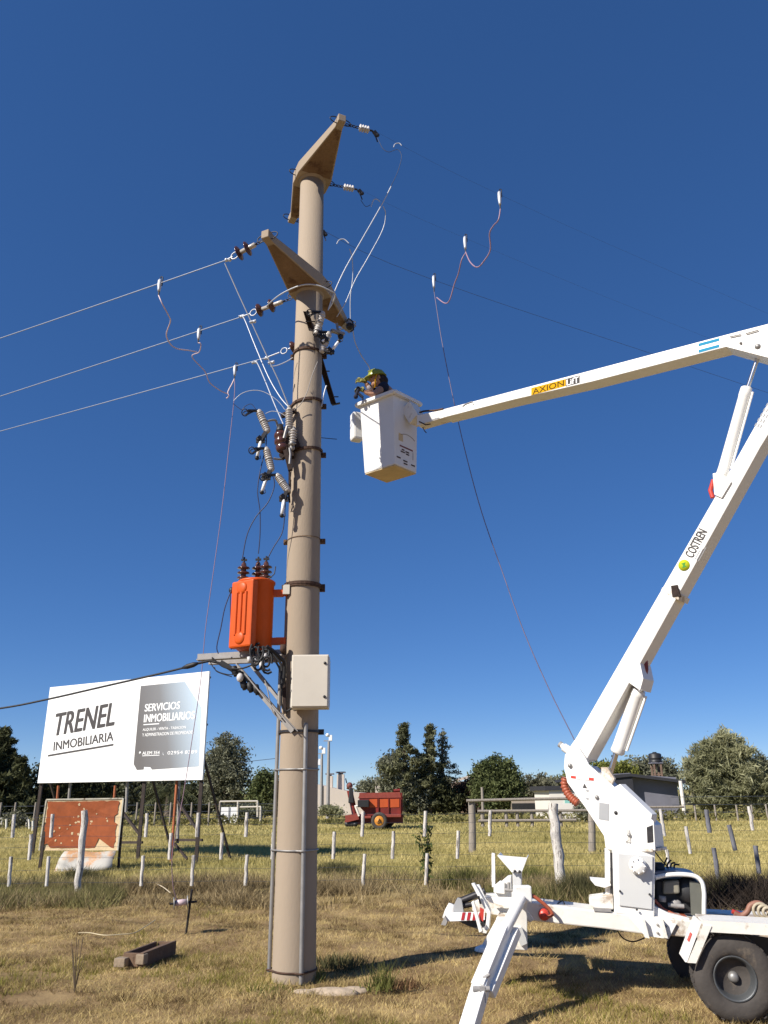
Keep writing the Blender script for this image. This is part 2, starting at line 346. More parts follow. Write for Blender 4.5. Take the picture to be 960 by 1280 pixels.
# taller tufts here and there
P = scatter(1500, 0, 0, 6.2, 14.5, lambda x, y: (vn(x, y, 2.3, 17) > -.1)*1.0)
stuff(npmesh('grass_tufts', tufts(P, 30, .045, .03, .095, .006, 1.3), 3, m_dry))
P = scatter(1500, 0, 0, 6.2, 13.6, lambda x, y: (vn(x, y, .9, 8) > .05)*1.0)
stuff(npmesh('low_green_tufts', tufts(P, 20, .035, .03, .085, .007, .8), 3, m_green))
P = scatter(2600, 0, 0, 6.2, 13.8, lambda x, y: (vn(x, y, 3.1, 77) > .12)*1.0)
stuff(npmesh('brown_tufts', tufts(P, 26, .04, .02, .075, .006, 1.4), 3, leafmat('brown_thatch', (.17, .115, .055), .4, .1, 2.0)))
# weeds along the fence line
P = scatter(9000, 0, 0, 12.6, 17.2, lambda x, y: np.exp(-((y-14.6)/1.6)**2)*(.12+.88*(vn(x, y, 1.1, 5) > 0)))
hs_ = np.repeat(.45+.75*np.clip(vn(P[:,0], P[:,1], .7, 41)+.5, 0, 1), 14)
T_ = tufts(P, 14, .09, .06, .30, .012, 1.1); T_[:,2,2] *= hs_; stuff(npmesh('dry_fence_weeds', T_, 3, m_weed))
P = scatter(9000, 0, 0, 13.0, 17.8, lambda x, y: np.exp(-((y-14.8)/1.6)**2)*(vn(x, y, .8, 21) > .1))
stuff(npmesh('green_fence_weeds', tufts(P, 16, .10, .05, .26, .014, 1.0), 3, m_weedg))
P = scatter(60000, 0, 0, 16, 34); stuff(npmesh('meadow_grass', tufts(P, 3, .08, .05, .14, .016, 1.0), 3, m_field))
P = scatter(45000, 0, 0, 33, 70); stuff(npmesh('far_meadow_grass', tufts(P, 2, .12, .06, .15, .04, 1.0), 3, m_field))

# ================================================================== CONCRETE POLE
PB = gnd(367.5, 1224); PB.z = 0; PY = PB.y
PT = at(390.5, 214, PY)
def pax(z): return PB + (PT-PB)*(z/PT.z)
def prad(z): return 0.200 + (0.150-0.200)*z/PT.z
pole = thing('utility_pole', PB, 'tall tan concrete pole carrying the orange transformer and two crossarms', 'utility pole')
mb = MB(); mb.lathe(PB - V((0,0,.3)), PT, [(0, .203), (.03, .201), (.5, .176), (1, .15)], 40)
mb.build('shaft', concrete, pole)
def pz(py, px=None):              # height on the pole axis seen at picture row py
    lo, hi = 0.0, 11.0
    for _ in range(40):
        mid = (lo+hi)/2; c = pax(mid) - EYE; yy = 640 - F*c.dot(upv)/c.dot(fw)
        if yy > py: lo = mid
        else: hi = mid
    return lo
def crossarm(zc, pa, pb, name):
    # horizontal tapered concrete arm: plan outline from its two tips, at height zc
    A = gnd(*pa, z=zc); B = gnd(*pb, z=zc); C = pax(zc); C = V((C.x, C.y, zc))
    A.z = B.z = zc
    d = (B-A).normalized(); s = V((-d.y, d.x, 0))
    off = (C - A).dot(s); 
    th = .17; tw = .048; cw = .225
    for P_ in (A, B): pass
    ca = (C-A).dot(d)
    def pt(t, w): 
        k = 1 - abs(t-ca)/max(ca, (B-A).length-ca); return A + d*t + s*(off*max(0, k) + w)
    Lg = (B-A).length
    mb = MB()
    # three-layer body: deep flanges with a recessed underside web
    def ring(t, w, zt, zb): return [pt(t, -w) + V((0,0,zb)), pt(t, w) + V((0,0,zb)), pt(t, w) + V((0,0,zt)), pt(t, -w) + V((0,0,zt))]
    st = [(0, tw, .05), (.12, tw, .052), (ca-.11, cw, th*.5), (ca+.11, cw, th*.5), (Lg-.12, tw, .052), (Lg, tw, .05)]
    vs = []; 
    for t_, w_, hh in st: vs += ring(t_, w_, hh, -hh)
    fs = [(3,2,1,0), tuple(range(len(vs)-4, len(vs)))]
    for i in range(len(st)-1):
        for k in range(4): fs.append((i*4+k, i*4+(k+1) % 4, (i+1)*4+(k+1) % 4, (i+1)*4+k))
    mb.add(vs, fs)
    o = mb.build('crossarm', concrete, pole, bevel=.008)
    # underside panels, cast rougher, their brown darkened for underside shade, in a shallow frame
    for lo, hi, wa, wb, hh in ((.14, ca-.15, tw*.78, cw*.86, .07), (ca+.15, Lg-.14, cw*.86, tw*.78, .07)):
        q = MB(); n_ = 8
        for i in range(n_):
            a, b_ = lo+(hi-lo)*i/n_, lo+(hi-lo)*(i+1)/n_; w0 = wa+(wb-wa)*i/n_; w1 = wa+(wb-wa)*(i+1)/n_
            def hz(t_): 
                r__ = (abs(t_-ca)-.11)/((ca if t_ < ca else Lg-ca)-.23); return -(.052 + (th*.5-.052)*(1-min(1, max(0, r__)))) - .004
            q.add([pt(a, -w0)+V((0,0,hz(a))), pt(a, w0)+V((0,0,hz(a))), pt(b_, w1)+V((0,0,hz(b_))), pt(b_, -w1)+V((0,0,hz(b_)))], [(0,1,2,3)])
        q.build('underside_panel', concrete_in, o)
    # collar round the shaft
    q = MB(); q.lathe(C-V((0,0,th*.5+.03)), C+V((0,0,th*.5+.02)), [(0, .172), (.3, .186), (.95, .186), (1, .17)], 28); q.build('socket_collar', concrete, o)
    # wire loops at the ends and centre
    for t_, sg in ((.06, 1), (ca, 1), (Lg-.06, 1)):
        for sd_ in (-1, 1):
            w_ = tw if t_ != ca else cw
            c = pt(t_, sd_*(w_+.0)); q = MB(); pts = []
            for k in range(10):
                an = math.pi*k/9; pts.append(c + s*sd_*(.085*math.sin(an)) + V((0,0,.045*math.cos(an))))
            q.tube(pts, .006, 6); q.build('hanger_loop', darkm, o)
    return A, B, C, d, s, pt, ca, Lg
zU = pz(222); zL = pz(362)
UA, UB, UC, ud, us, upt, uca, uL = crossarm(zU, (428, 147), (364, 276), 'upper')
LA, LB, LC, ld, ls, lpt, lca, lL = crossarm(zL, (331, 292), (437, 409), 'lower')
# rusty straps and conduit clamps
def band(py, mat, rr=.012, name='pole_band', tilt=0.0, hh=.035):
    z = pz(py); c = pax(z); r_ = prad(z)+.006; q = MB(); pts = []
    for k in range(29):
        an = 2*math.pi*k/28; pts.append(c + V((math.cos(an)*r_, math.sin(an)*r_, tilt*math.cos(an))))
    vs = []; fs = []
    for p in pts:
        o_ = (p-c); o_.z = 0; o_ = o_.normalized()
        vs += [p-V((0,0,hh/2)), p-V((0,0,hh/2))+o_*rr, p+V((0,0,hh/2))+o_*rr, p+V((0,0,hh/2))]
    for i in range(28):
        for k in range(4): fs.append((i*4+k, i*4+(k+1) % 4, (i+1)*4+(k+1) % 4, (i+1)*4+k))
    q.add(vs, fs); 
    for an in (2.9, 0.15):
        p = c + V((math.cos(an)*(r_+.02), math.sin(an)*(r_+.02), 0)); q.obox(p, V((.03,0,0)), V((0,.02,0)), V((0,0,.026)))
        q.tube([p+V((0,-.06,0)), p+V((0,.06,0))], .008, 6)
    return q.build(name, mat, pole)
band(444, rust, hh=.03); band(507, rust, .014, tilt=.03, hh=.03); band(568, rust, .014, tilt=.03, hh=.03)
band(733, rust, .016, hh=.03); band(736, rust, .012, hh=.012)
band(915, darkm, .012, hh=.022)
# faint casting seam below the straps
band(676, concrete_in, .0035, name='casting_seam', hh=.006, tilt=.01)
# conduits
def pole_side(py, ang, d=0.03):
    z = pz(py); c = pax(z); r_ = prad(z)+d; return c + V((math.cos(ang)*r_, math.sin(ang)*r_, 0))
cR = math.atan2(-PB.y, -PB.x)      # direction from the pole to the camera
q = MB(); q.tube([pole_side(y_, cR - R(93), .028) for y_ in (832, 900, 1000, 1100, 1214)], .019, 10); cdl = q.build('conduit', galv, pole)
q = MB(); q.tube([pole_side(y_, cR + R(16), .028) for y_ in (909, 1000, 1100, 1226)], .021, 10)
q.ball(pole_side(908, cR+R(16), .028), .022); cdr = q.build('conduit', galv, pole)
for py in (962, 1062, 1211):
    z = pz(py); c = pax(z); q = MB(); r_ = prad(z)
    pts = [c+V((math.cos(a)*(r_+e), math.sin(a)*(r_+e), 0)) for a, e in [(cR+R(k), (.052 if abs(k-16) < 6 or abs(k+93) < 6 else (.025 if (abs(k-16) < 16 or abs(k+93) < 16) else .006))) for k in range(-180, 184, 6)]]
    q.tube(pts, .0085, 6); q.build('conduit_strap', galv if py < 1100 else rust, pole)
for dx, an in ((0, .0), (.05, .6)): pass
q = MB(); b0 = gnd(405, 1237); q.ball((b0.x+.05, b0.y, -.035), .26, .10, .052, 16); q.ball((b0.x-.18, b0.y-.05, -.03), .13, .08, .045, 12); q.ball((b0.x+.25, b0.y+.06, -.03), .14, .07, .04, 12)
tag(q.build('concrete_spill', M('spilled_concrete', (.42, .33, .24), .95, var=.2, scale=14, bump=.6, bscale=20), origin=(b0.x, b0.y, 0)), 'low crust of spilled concrete on the grass in front of the pole base', 'concrete lump')

# ================================================================== INSULATORS AND WIRES
def cat_line(p, q, sag, n=24): return [V(p).lerp(V(q), t) - V((0,0,4*sag*t*(1-t))) for t in [i/n for i in range(n+1)]]
def chain(mb, p, q, n):
    p, q = V(p), V(q); d = (q-p)/n
    for i in range(n):
        c = p+d*(i+.5); e = d.normalized(); a = e.cross(V((0,0,1))).normalized() if i % 2 else e.cross(V((0,0,1))).normalized().cross(e)
        pts = [c + e*math.cos(t)*d.length*.62 + a*math.sin(t)*.016 for t in [2*math.pi*k/10 for k in range(11)]]
        mb.tube(pts, .0055, 5)
def suspension(name, p, q, label, group, kind='slim'):
    p, q = V(p), V(q); th_ = thing(name, p, label, 'insulator', group); D = q-p
    if kind == 'slim':       # chain, small grey sheds, clamp
        mb = MB(); chain(mb, p, p+D*.42, 4); mb.build('chain_link', darkm, th_)
        mb = MB(); pr = [(0, .012)]
        for k in range(4): t0 = .06+k*.24; pr += [(t0, .014), (t0+.04, .045), (t0+.09, .040), (t0+.12, .014)]
        pr += [(1, .012)]; mb.lathe(p+D*.42, p+D*.76, pr, 14); mb.build('insulator_shed', white_i, th_)
        mb = MB(); mb.tube([p+D*.76, p+D*.86], .012, 8); c = p+D*.9
        mb.bar(c, p+D*1.02+V((0,0,-.06)), .03, .045); mb.ball(p+D*1.0+V((0,0,-.05)), .035, .02, .03); mb.tube([c, p+D*1.02+V((0,0,-.15))], .008, 6)
        mb.build('strain_clamp', darkm, th_)
    else:                    # porcelain rods with two brown discs
        e = D.normalized()
        mb = MB(); chain(mb, p, p+D*.16, 2); mb.tube([p+D*.14, p+D*.2], .012, 8); mb.build('chain_link', darkm, th_)
        mb = MB(); mb.lathe(p+D*.18, p+D*.66, [(0, .02), (.05, .028), (1, .026)], 14); mb.build('insulator_rod', porc, th_)
        for t0 in (.38, .62):
            mb = MB(); mb.lathe(p+D*(t0-.035), p+D*(t0+.04), [(0, .03), (.25, .05), (.6, .082), (.8, .086), (1, .04)], 20); mb.build('insulator_disc', porcb, th_)
        mb = MB(); c = p+D*.76; a = e.cross(V((0,0,1))).normalized(); up_ = a.cross(e)
        mb.tube([p+D*.65, p+D*.7], .012, 8)
        mb.tube([c+e*math.cos(t)*.05+up_*math.sin(t)*.045 for t in [2*math.pi*k/14 for k in range(15)]], .007, 6)
        mb.tube([p+D*.82, q], .009, 8); mb.ball(q, .022); mb.build('wire_grip', alu, th_)
    return th_
RD = V((us.x, us.y, 0)) * (1 if us.x > 0 else -1)     # outward to the right
LD = V((ls.x, ls.y, 0)) * (-1 if ls.x > 0 else 1)     # outward to the left
def inpl(px, py, P, dirh): return onp(px, py, V(P), V((-dirh.y, dirh.x, 0)).normalized())
gR = 'insulator strings on the upper crossarm'; gL = 'insulator strings on the lower crossarm'
sA = upt(.06, (.07 if us.x > 0 else -.07)) + V((0,0,-.02)); sC = upt(uca, (.25 if us.x > 0 else -.25)) + V((0,0,-.02)); sB = upt(uL-.06, (.07 if us.x > 0 else -.07)) + V((0,0,-.02))
eA = inpl(471, 165, sA, RD); eC = inpl(452, 238, sC, RD)
suspension('strain_insulator', sA, eA, 'thin insulator string at the highest tip of the upper crossarm', gR)
suspension('strain_insulator', sC, eC, 'thin insulator string at the middle of the upper crossarm beside the pole top', gR)
eB = sB + RD*.42 + V((0,0,-.05)); suspension('strain_insulator', sB, eB, 'insulator string mostly behind the pole at the low tip of the upper crossarm', gR)
for o_ in []: pass
k1 = -1 if ls.x > 0 else 1
lA = lpt(.06, .07*k1)+V((0,0,-.03)); lC = lpt(lca, .25*k1)+V((0,0,-.05)); lB = lpt(lL-.06, .07*k1)+V((0,0,-.03))
fA = inpl(283, 325, lA, LD); fC = inpl(302, 396, lC, LD); fB = inpl(333, 447, lB, LD)
suspension('strain_insulator', lA, fA, 'insulator with two brown discs at the near left tip of the lower crossarm', gL, 'disc')
suspension('strain_insulator', lC, fC, 'insulator with two brown discs at the middle of the lower crossarm', gL, 'disc')
suspension('strain_insulator', lB, fB, 'insulator behind the pole at the far right tip of the lower crossarm', gL, 'disc')
def pxl(pts, Y0, Y1=None):          # picture points -> a run of points whose distance goes evenly from Y0 to Y1
    Y1 = Y0 if Y1 is None else Y1; n = len(pts)-1
    return [at(p[0], p[1], p[2] if len(p) > 2 else Y0+(Y1-Y0)*i/n) for i, p in enumerate(pts)]
def smooth(pts, k=5):
    out = []; P = [pts[0]] + list(pts) + [pts[-1]]
    for i in range(1, len(P)-2):
        for j in range(k):
            t = j/k; a, b, c, d = P[i-1], P[i], P[i+1], P[i+2]
            out.append(0.5*((2*b) + (c-a)*t + (2*a-5*b+4*c-d)*t*t + (3*b-a-3*c+d)*t**3))
    out.append(P[-2]); return out
def wire(name, pts, r, mat, label=None, cat='wire', group=None, n=6, parent=None, sm=True):
    q = MB(); pts = smooth(pts) if sm and len(pts) > 2 else pts
    q.tube(pts, r, n); o = q.build(name, mat, parent, origin=None if parent else tuple(pts[0]))
    if parent is None: tag(o, label, cat, group)
    return o
gW = 'overhead conductors leaving to the left'
W = []
for f_, px_, lab in ((fA, (0, 417), 'uppermost overhead conductor running from the lower crossarm to the left edge'),
                     (fC, (0, 490), 'middle overhead conductor running from the lower crossarm to the left edge'),
                     (fB, (0, 534), 'lowest overhead conductor running from behind the pole to the left edge')):
    e_ = inpl(px_[0], px_[1], f_, LD); far = f_ + (e_-f_)*5
    wire('overhead_conductor', cat_line(f_, far, 0.12, 40), .006, wirew, lab, 'wire', gW, sm=False); W.append((f_, e_))
# right-hand conductors
gWr = 'dark overhead conductors leaving to the right'
RW = []
for f_, mid_, px_, lab in ((eA, (624, 243), (960, 392), 'faint dark conductor from the highest insulator running off to the right'),
                     (eC, (582, 298), (960, 452), 'second dark conductor running right from the insulator beside the pole top'),
                     (eB, (542, 350), (960, 491), 'dark conductor from behind the pole running right, lowest of the three')):
    e_ = inpl(px_[0], px_[1], f_, RD); m_ = inpl(mid_[0], mid_[1], f_, RD); far = f_ + (e_-f_)*4; far.z += .6
    wire('dark_conductor', smooth([V(f_), m_, e_, far]), (.0026 if 'lowest' in lab else .0009), wired, lab, 'wire', gWr, sm=False); RW.append(m_)
# tie ends, pale curled tails
for pts, lab in (([(492, 184), (494, 180), (499, 179), (502, 182)], 'pale curled wire tail near the highest insulator'),
                 ([(464, 258), (467, 250), (471, 249), (475, 252)], 'pale curled wire tail beside the middle insulator'),
                 ([(421, 305), (424, 300), (430, 299), (436, 304)], 'pale curled wire tail right of the pole between the crossarms')):
    wire('wire_tail', pxl(pts, 8.0), .006, alu, lab, 'wire', 'curled wire tails')
wire('tail_wire', pxl([(472, 172), (478, 185), (486, 190), (497, 187), (502, 196), (497, 215), (489, 232)], 7.9), .0035, wired, 'dark loose wire end curling from the highest insulator', 'wire')
wire('tail_wire', pxl([(451, 250), (457, 258), (463, 256)], 8.2), .0035, wired, 'short dark wire end under the middle insulator', 'wire')
# loose white leads at the right of the pole
gl = 'loose aluminium leads right of the pole'
wire('aluminium_lead', pxl([(489, 233), (476, 258), (452, 300), (432, 335), (418, 365), (410, 388)], 7.9, 8.1), .007, alu, 'long straight pale lead falling from upper right to the fuse insulator', 'wire', gl)
wire('aluminium_lead', pxl([(479, 258), (482, 268), (478, 288), (460, 322), (444, 350), (432, 378), (421, 396)], 7.95, 8.3), .0055, alu, 'curving pale lead dropping behind the straight one to the crossarm end', 'wire', gl)
wire('aluminium_lead', pxl([(437, 311), (440, 322), (441, 345), (438, 372), (438, 400)], 8.6, 8.9), .0065, alu, 'pale lead hanging upright above the crossarm end', 'wire', gl)
wire('aluminium_lead', pxl([(441, 412), (444, 428), (452, 445), (461, 458), (463, 466)], 8.9, 9.2), .0065, alu, 'pale lead hanging from the crossarm end down to the worker', 'wire', gl)
# jumper leads at the left
gj = 'aluminium jumper leads left of the pole'
wire('jumper_lead', pxl([(281, 329), (297, 365), (314, 402), (330, 437), (348, 475), (361, 508)], fA.y, 7.98), .0068, alu, 'long pale jumper lead from the uppermost conductor to the surge arrester', 'wire', gj, sm=False)
wire('jumper_lead', pxl([(302, 395), (306, 400), (318, 430), (335, 470), (350, 496), (362, 510)], fC.y, 8.05), .0068, alu, 'pale jumper lead bending down from the middle conductor', 'wire', gj)
wire('jumper_lead', pxl([(316, 452), (321, 453), (331, 475), (343, 505), (354, 530)], fB.y-.5, 8.05), .0068, alu, 'pale jumper lead bending down from the lowest conductor', 'wire', gj)
wire('jumper_lead', pxl([(330, 378+8), (345, 372, 7.9), (362, 362, 7.7), (380, 356, 7.6), (398, 357, 7.6), (414, 364, 7.65), (419, 368, 7.7), (416, 378, 7.8), (411, 386, 7.85)], fC.y, 7.85), .008, alu, 'thick pale jumper looping across the front of the pole under the lower crossarm', 'wire', gj)
wire('jumper_lead', pxl([(338, 458), (346, 457), (358, 452), (366, 447)], 8.0, 8.0), .0055, alu, 'short pale jumper curving into the left side of the pole', 'wire', gj)
wire('jumper_lead', pxl([(292, 501), (302, 492), (316, 488), (330, 490), (346, 500), (356, 512)], 8.1), .004, alu, 'thin arched lead above the left fuse insulators', 'wire', gj)
wire('jumper_lead', pxl([(292, 505), (302, 512), (306, 508), (314, 505), (320, 512)], 8.0), .004, bluec, 'thin dark kinked lead left of the top fuse', 'wire', gj)
wire('jumper_lead', pxl([(332, 517), (340, 514), (350, 516), (360, 522)], 8.0), .004, alu, 'thin lead between the top fuse and the surge arrester', 'wire', gj)
for c_ in ((285, 325, fA.y), (302, 395, fC.y), (318, 453, fB.y-.4), (333, 448, fB.y-.3), (316, 402, 7.5), (339, 453, 7.9)):
    p = at(*c_); q = MB(); q.tube([p-V((.035, 0, .012)), p+V((.035, 0, .012))], .016, 8); q.ball(p+V((.02, 0, 0)), .02)
    tag(q.build('parallel_clamp', alu, origin=tuple(p)), {285: 'small bolt clamp on the uppermost conductor', 302: 'small bolt clamp on the middle conductor', 318: 'small bolt clamp on the lowest conductor left of the jumpers',
        333: 'small bolt clamp on the lowest conductor nearest the pole', 316: 'small splice joining two jumper leads in mid air', 339: 'small splice low on the jumper lead close to the pole'}[c_[0]], 'clamp', 'wire clamps left of the pole')
# ---- earthing clamps
def earth_clamp(px, py, P, dirh, label, group, h=.20):
    top = inpl(px, py, P, dirh); th_ = thing('earthing_clamp', top, label, 'clamp', group)
    q = MB(); q.tube([top+V((0,0,.035)), top+V((.012,0,.06)), top+V((.03,0,.05)), top+V((.03,0,.01))], .007, 6); q.build('hook', darkm, th_)
    q = MB(); q.lathe(top+V((0,0,.02)), top-V((0,0,h*.75)), [(0,.012), (.12,.024), (.5,.026), (.85,.019), (1,.014)], 10); q.build('body', alu, th_)
    q = MB(); q.tube([top-V((0,0,h*.7)), top-V((0,0,h))], .009, 6); q.tube([top+V((.03,0,.0)), top+V((.03,0,-.07))], .006, 6); q.build('screw_eye', darkm, th_)
    return top - V((0,0,h))
gec = 'earthing clamps hung on the conductors'
c1 = earth_clamp(200, 351, fA, LD, 'earthing clamp hanging on the uppermost conductor left of the pole', gec)
c2 = earth_clamp(249, 412, fC, LD, 'earthing clamp hanging on the middle conductor left of the pole', gec)
c3 = earth_clamp(294, 458, fB, LD, 'earthing clamp hanging on the lowest conductor left of the pole', gec)
gea = 'sheathed earthing leads between the clamps'
wire('earthing_lead', [c1]+pxl([(203, 380), (211, 395), (213, 402), (208, 418), (213, 430), (222, 436), (236, 438), (246, 440)], c1.y, c2.y), .0075, pinkl, 'thin sheathed lead hanging between the two upper left clamps', 'cable', gea)
wire('earthing_lead', [c2]+pxl([(251, 430), (249, 440), (240, 446), (256, 464), (262, 478), (275, 488), (284, 492)], c2.y, c3.y), .0068, pinkl, 'thin sheathed lead curling under the middle clamp', 'cable', gea)
wire('earthing_lead', [c3]+pxl([(290, 480), (285, 490), (286, 495), (283, 498)], c3.y, c3.y), .009, pinkl, 'short pale pigtail hanging under the lowest clamp', 'cable', gea)
reel = gnd(232, 1166); reel.z = 0
wire('earthing_cable', [c3]+pxl([(293, 495), (286, 560), (277, 640), (266, 720), (257, 785), (251, 850), (240, 925), (228, 1000), (216, 1062), (216, 1105), (222, 1128)], c3.y, reel.y), .0048, pinkc, 'long thin pinkish cable falling from the left clamps past the billboard to the earth spike', 'cable')
# right-hand set
rc = []
for (px_, py_), f_, lab in zip(((624, 241), (581, 297), (542, 346)), (eA, eC, eB), ('earthing clamp on the farthest right conductor, highest of three', 'earthing clamp on the conductor between two others right of the pole', 'earthing clamp right of the pole above the bucket, lowest of three')):
    rc.append(earth_clamp(px_, py_, f_, RD, lab, 'earthing clamps right of the pole', h=.26))
wire('earthing_lead', [rc[0]]+pxl([(623, 275), (617, 282), (612, 292), (613, 312), (606, 325), (597, 334), (588, 328), (582, 315)], rc[0].y, rc[1].y), .009, pinkc, 'pink lead drooping between the two higher right clamps', 'cable', gea)
wire('earthing_lead', [rc[1]]+pxl([(577, 325), (573, 342), (568, 355), (562, 375), (556, 379), (546, 372)], rc[1].y, rc[2].y), .009, pinkc, 'pink lead drooping between the two lower right clamps', 'cable', gea)
wire('earthing_cable', [rc[2]]+pxl([(545, 380), (553, 430), (568, 505), (583, 570), (602, 640), (628, 715), (655, 790), (688, 865), (718, 925), (745, 985), (765, 1060)], rc[2].y, 9.5), .006, M('earthing_cable_dark', (0.16, 0.13, 0.20), 0.6, var=.2), 'long dark cable falling from the right clamps behind the white lift', 'cable')
# earth spike with reel
th_ = thing('earth_spike', reel, 'dark iron earth spike with a cross handle and cable reel in the grass', 'earth rod')
tp = at(240, 1112, reel.y-.06); q = MB(); q.tube([reel-V((0,0,.08)), tp], .014, 8); q.build('spike', darkm, th_)
hy = at(236, 1127, reel.y-.04); q = MB(); q.tube([at(212, 1130, reel.y-.1), at(246, 1127, reel.y)], .013, 8); q.build('cross_handle', darkm, th_)
q = MB(); a_, b_ = at(217, 1129.5, reel.y-.1), at(235, 1127, reel.y-.05)
q.lathe(a_, b_, [(0, .07), (.06, .07), (.07, .028), (.93, .028), (.94, .07), (1, .07)], 16); q.build('reel_drum', galv, th_)
q = MB(); q.lathe(a_.lerp(b_, .12), a_.lerp(b_, .88), [(0, .034), (.5, .037), (1, .034)], 12); q.build('wound_cable', pinkl, th_)
# straw-coloured cord lying in the grass
cp = [gnd(x_, y_, .035) for x_, y_ in ((98, 1166), (112, 1166), (130, 1169), (150, 1168), (168, 1166), (182, 1158), (194, 1150))]
wire('straw_cord', cp, .006, M('straw_cord', (.5, .42, .27), .8), 'pale cord lying curved on the dry grass near the hollow block', 'cord')
cp = [gnd(x_, y_, .12) for x_, y_ in ((196, 1105), (204, 1109), (213, 1116))]
wire('dry_stalk', cp, .008, M('dry_stalk', (.5, .42, .3), .8), 'dry pale stalk lying in the weeds beside the earth spike', 'stalk')
# dead weed stalks, foreground left
P_ = gnd(93, 1240); q = MB(); 
for k in range(9):
    a_ = rng.random()*6.28; q.tube([P_, P_+V((math.cos(a_)*.03, math.sin(a_)*.03, .16)), P_+V((math.cos(a_)*.07, math.sin(a_)*.07, .22+.22*rng.random()))], .003, 4)
tag(q.build('dead_weed', M('dead_stalk', (.13, .095, .06), .9), origin=(P_.x, P_.y, 0)), 'dead dry weed stalk standing in the grass at lower left', 'plant')

# ---- fuse cutouts, arresters
def shed_body(mb, p, q, n, r0=.03, r1=.045, caps=True):
    pr = [(0, r0*.9)]
    for k in range(n): t0 = .06+.88*k/n; w_ = .88/n; pr += [(t0, r0), (t0+w_*.35, r1), (t0+w_*.6, r1*.97), (t0+w_*.8, r0)]
    pr += [(1, r0*.9)]; return mb.lathe(p, q, pr, 16)
def cutout(ptop, pbot, tube, arm, Yd, label, group, hook=True, nsh=4, yy=0):
    a, b_ = at(*ptop, Yd), at(*pbot, Yd); th_ = thing('fuse_cutout', a, label, 'fuse', group); d = (b_-a).normalized(); L_ = (b_-a).length
    q = MB(); shed_body(q, a, a+(b_-a)*.46, nsh, .034, .043); shed_body(q, a+(b_-a)*.54, b_, nsh, .034, .043)
    q.lathe(a+(b_-a)*.44, a+(b_-a)*.56, [(0, .04), (1, .04)], 16); q.ball(a, .034); q.ball(b_, .038); q.build('insulator_body', porc, th_)
    q = MB(); q.lathe(a+(b_-a)*.47, a+(b_-a)*.53, [(0, .044), (1, .044)], 16)
    if arm: q.tube(smooth(pxl(arm, Yd, Yd+.1)), .013, 6)
    q.build('mounting_arm', galv, th_)
    # upper contact with hooks
    l = V((-.8, -.5, 0)).normalized(); q = MB()
    q.bar(a+V((0,0,.015)), a+l*.14+V((0,0,-.02)), .035, .02); q.bar(a+l*.06+V((0,0,.0)), a+l*.15+V((0,0,-.07)), .012, .02)
    for k in range(2):
        c = a+l*(.15+.02*k)+V((0,0,-.05)); q.tube([c+V((math.cos(t)*.035, math.sin(t)*.02*(1-2*k), math.sin(t)*.035)) for t in [2*math.pi*j/12 for j in range(13)]], .006, 5)
    q.build('upper_contact', darkm, th_)
    # lower hinge and the tube hanging open from it
    h0 = at(tube[0][0], tube[0][1], Yd); h1 = at(tube[1][0], tube[1][1], Yd)
    q = MB(); q.bar(b_+V((0,0,-.0)), h0, .05, .04); q.bar(h0+V((-.035,-.02,.04)), h0+V((.03,.02,-.01)), .06, .035); q.bar(h0+V((-.05,0,0)), h0+V((.045,0,.0)), .03, .05); q.ball(h0+V((-.02,0,.02)), .035); q.build('lower_hinge', darkm, th_)
    q = MB(); q.lathe(h0, h1, [(0, .019), (1, .017)], 12); q.build('fuse_tube', whitev, th_)
    q = MB(); q.lathe(h1+(h0-h1)*.1, h1-(h0-h1)*.08, [(0, .022), (.6, .024), (1, .012)], 10)
    q.tube([h1+V((.0,0,-.02)), h1+V((.04,.0,-.0)), h1+V((.035,0,.035))], .005, 5); q.build('tube_ferrule', darkm, th_)
    return th_
gC = 'fuse cutouts on the left of the pole'
cutout((324, 515), (334, 538), ((326, 551), (321, 573)), [(333, 527), (340, 525), (345, 526), (347, 533)], 7.95, 'grey ribbed fuse cutout hanging open, highest on the left of the pole', gC)
cutout((333, 562), (339, 586), ((333, 597), (327, 616)), [(342, 573), (349, 574), (354, 572), (354, 562)], 7.95, 'grey ribbed fuse cutout hanging open, middle one left of the pole', gC)
cutout((347, 595), (359, 612), ((355, 624), (352, 645)), None, 7.9, 'grey ribbed fuse cutout hanging open against the pole, lowest of the left ones', gC)
gA = 'surge arresters on the pole'
for a_, b_, lab, n_ in (((361.5, 510), (361.5, 540), 'upright grey ribbed surge arrester at the front left of the pole', 9), ((367, 536), (365.5, 558), 'shorter grey ribbed surge arrester just below the taller one', 6)):
    P0, P1 = at(*a_, 7.93), at(*b_, 7.93); th_ = thing('surge_arrester', P1, lab, 'surge arrester', gA)
    q = MB(); shed_body(q, P0, P1, n_, .026, .043); q.build('ribbed_housing', porc, th_)
    q = MB(); q.lathe(P0+V((0,0,.03)), P0, [(0, .008), (.5, .02), (1, .026)], 10); q.lathe(P1, P1-V((0,0,.05)), [(0, .028), (.5, .03), (1, .012)], 10); q.build('end_fitting', galvd, th_)
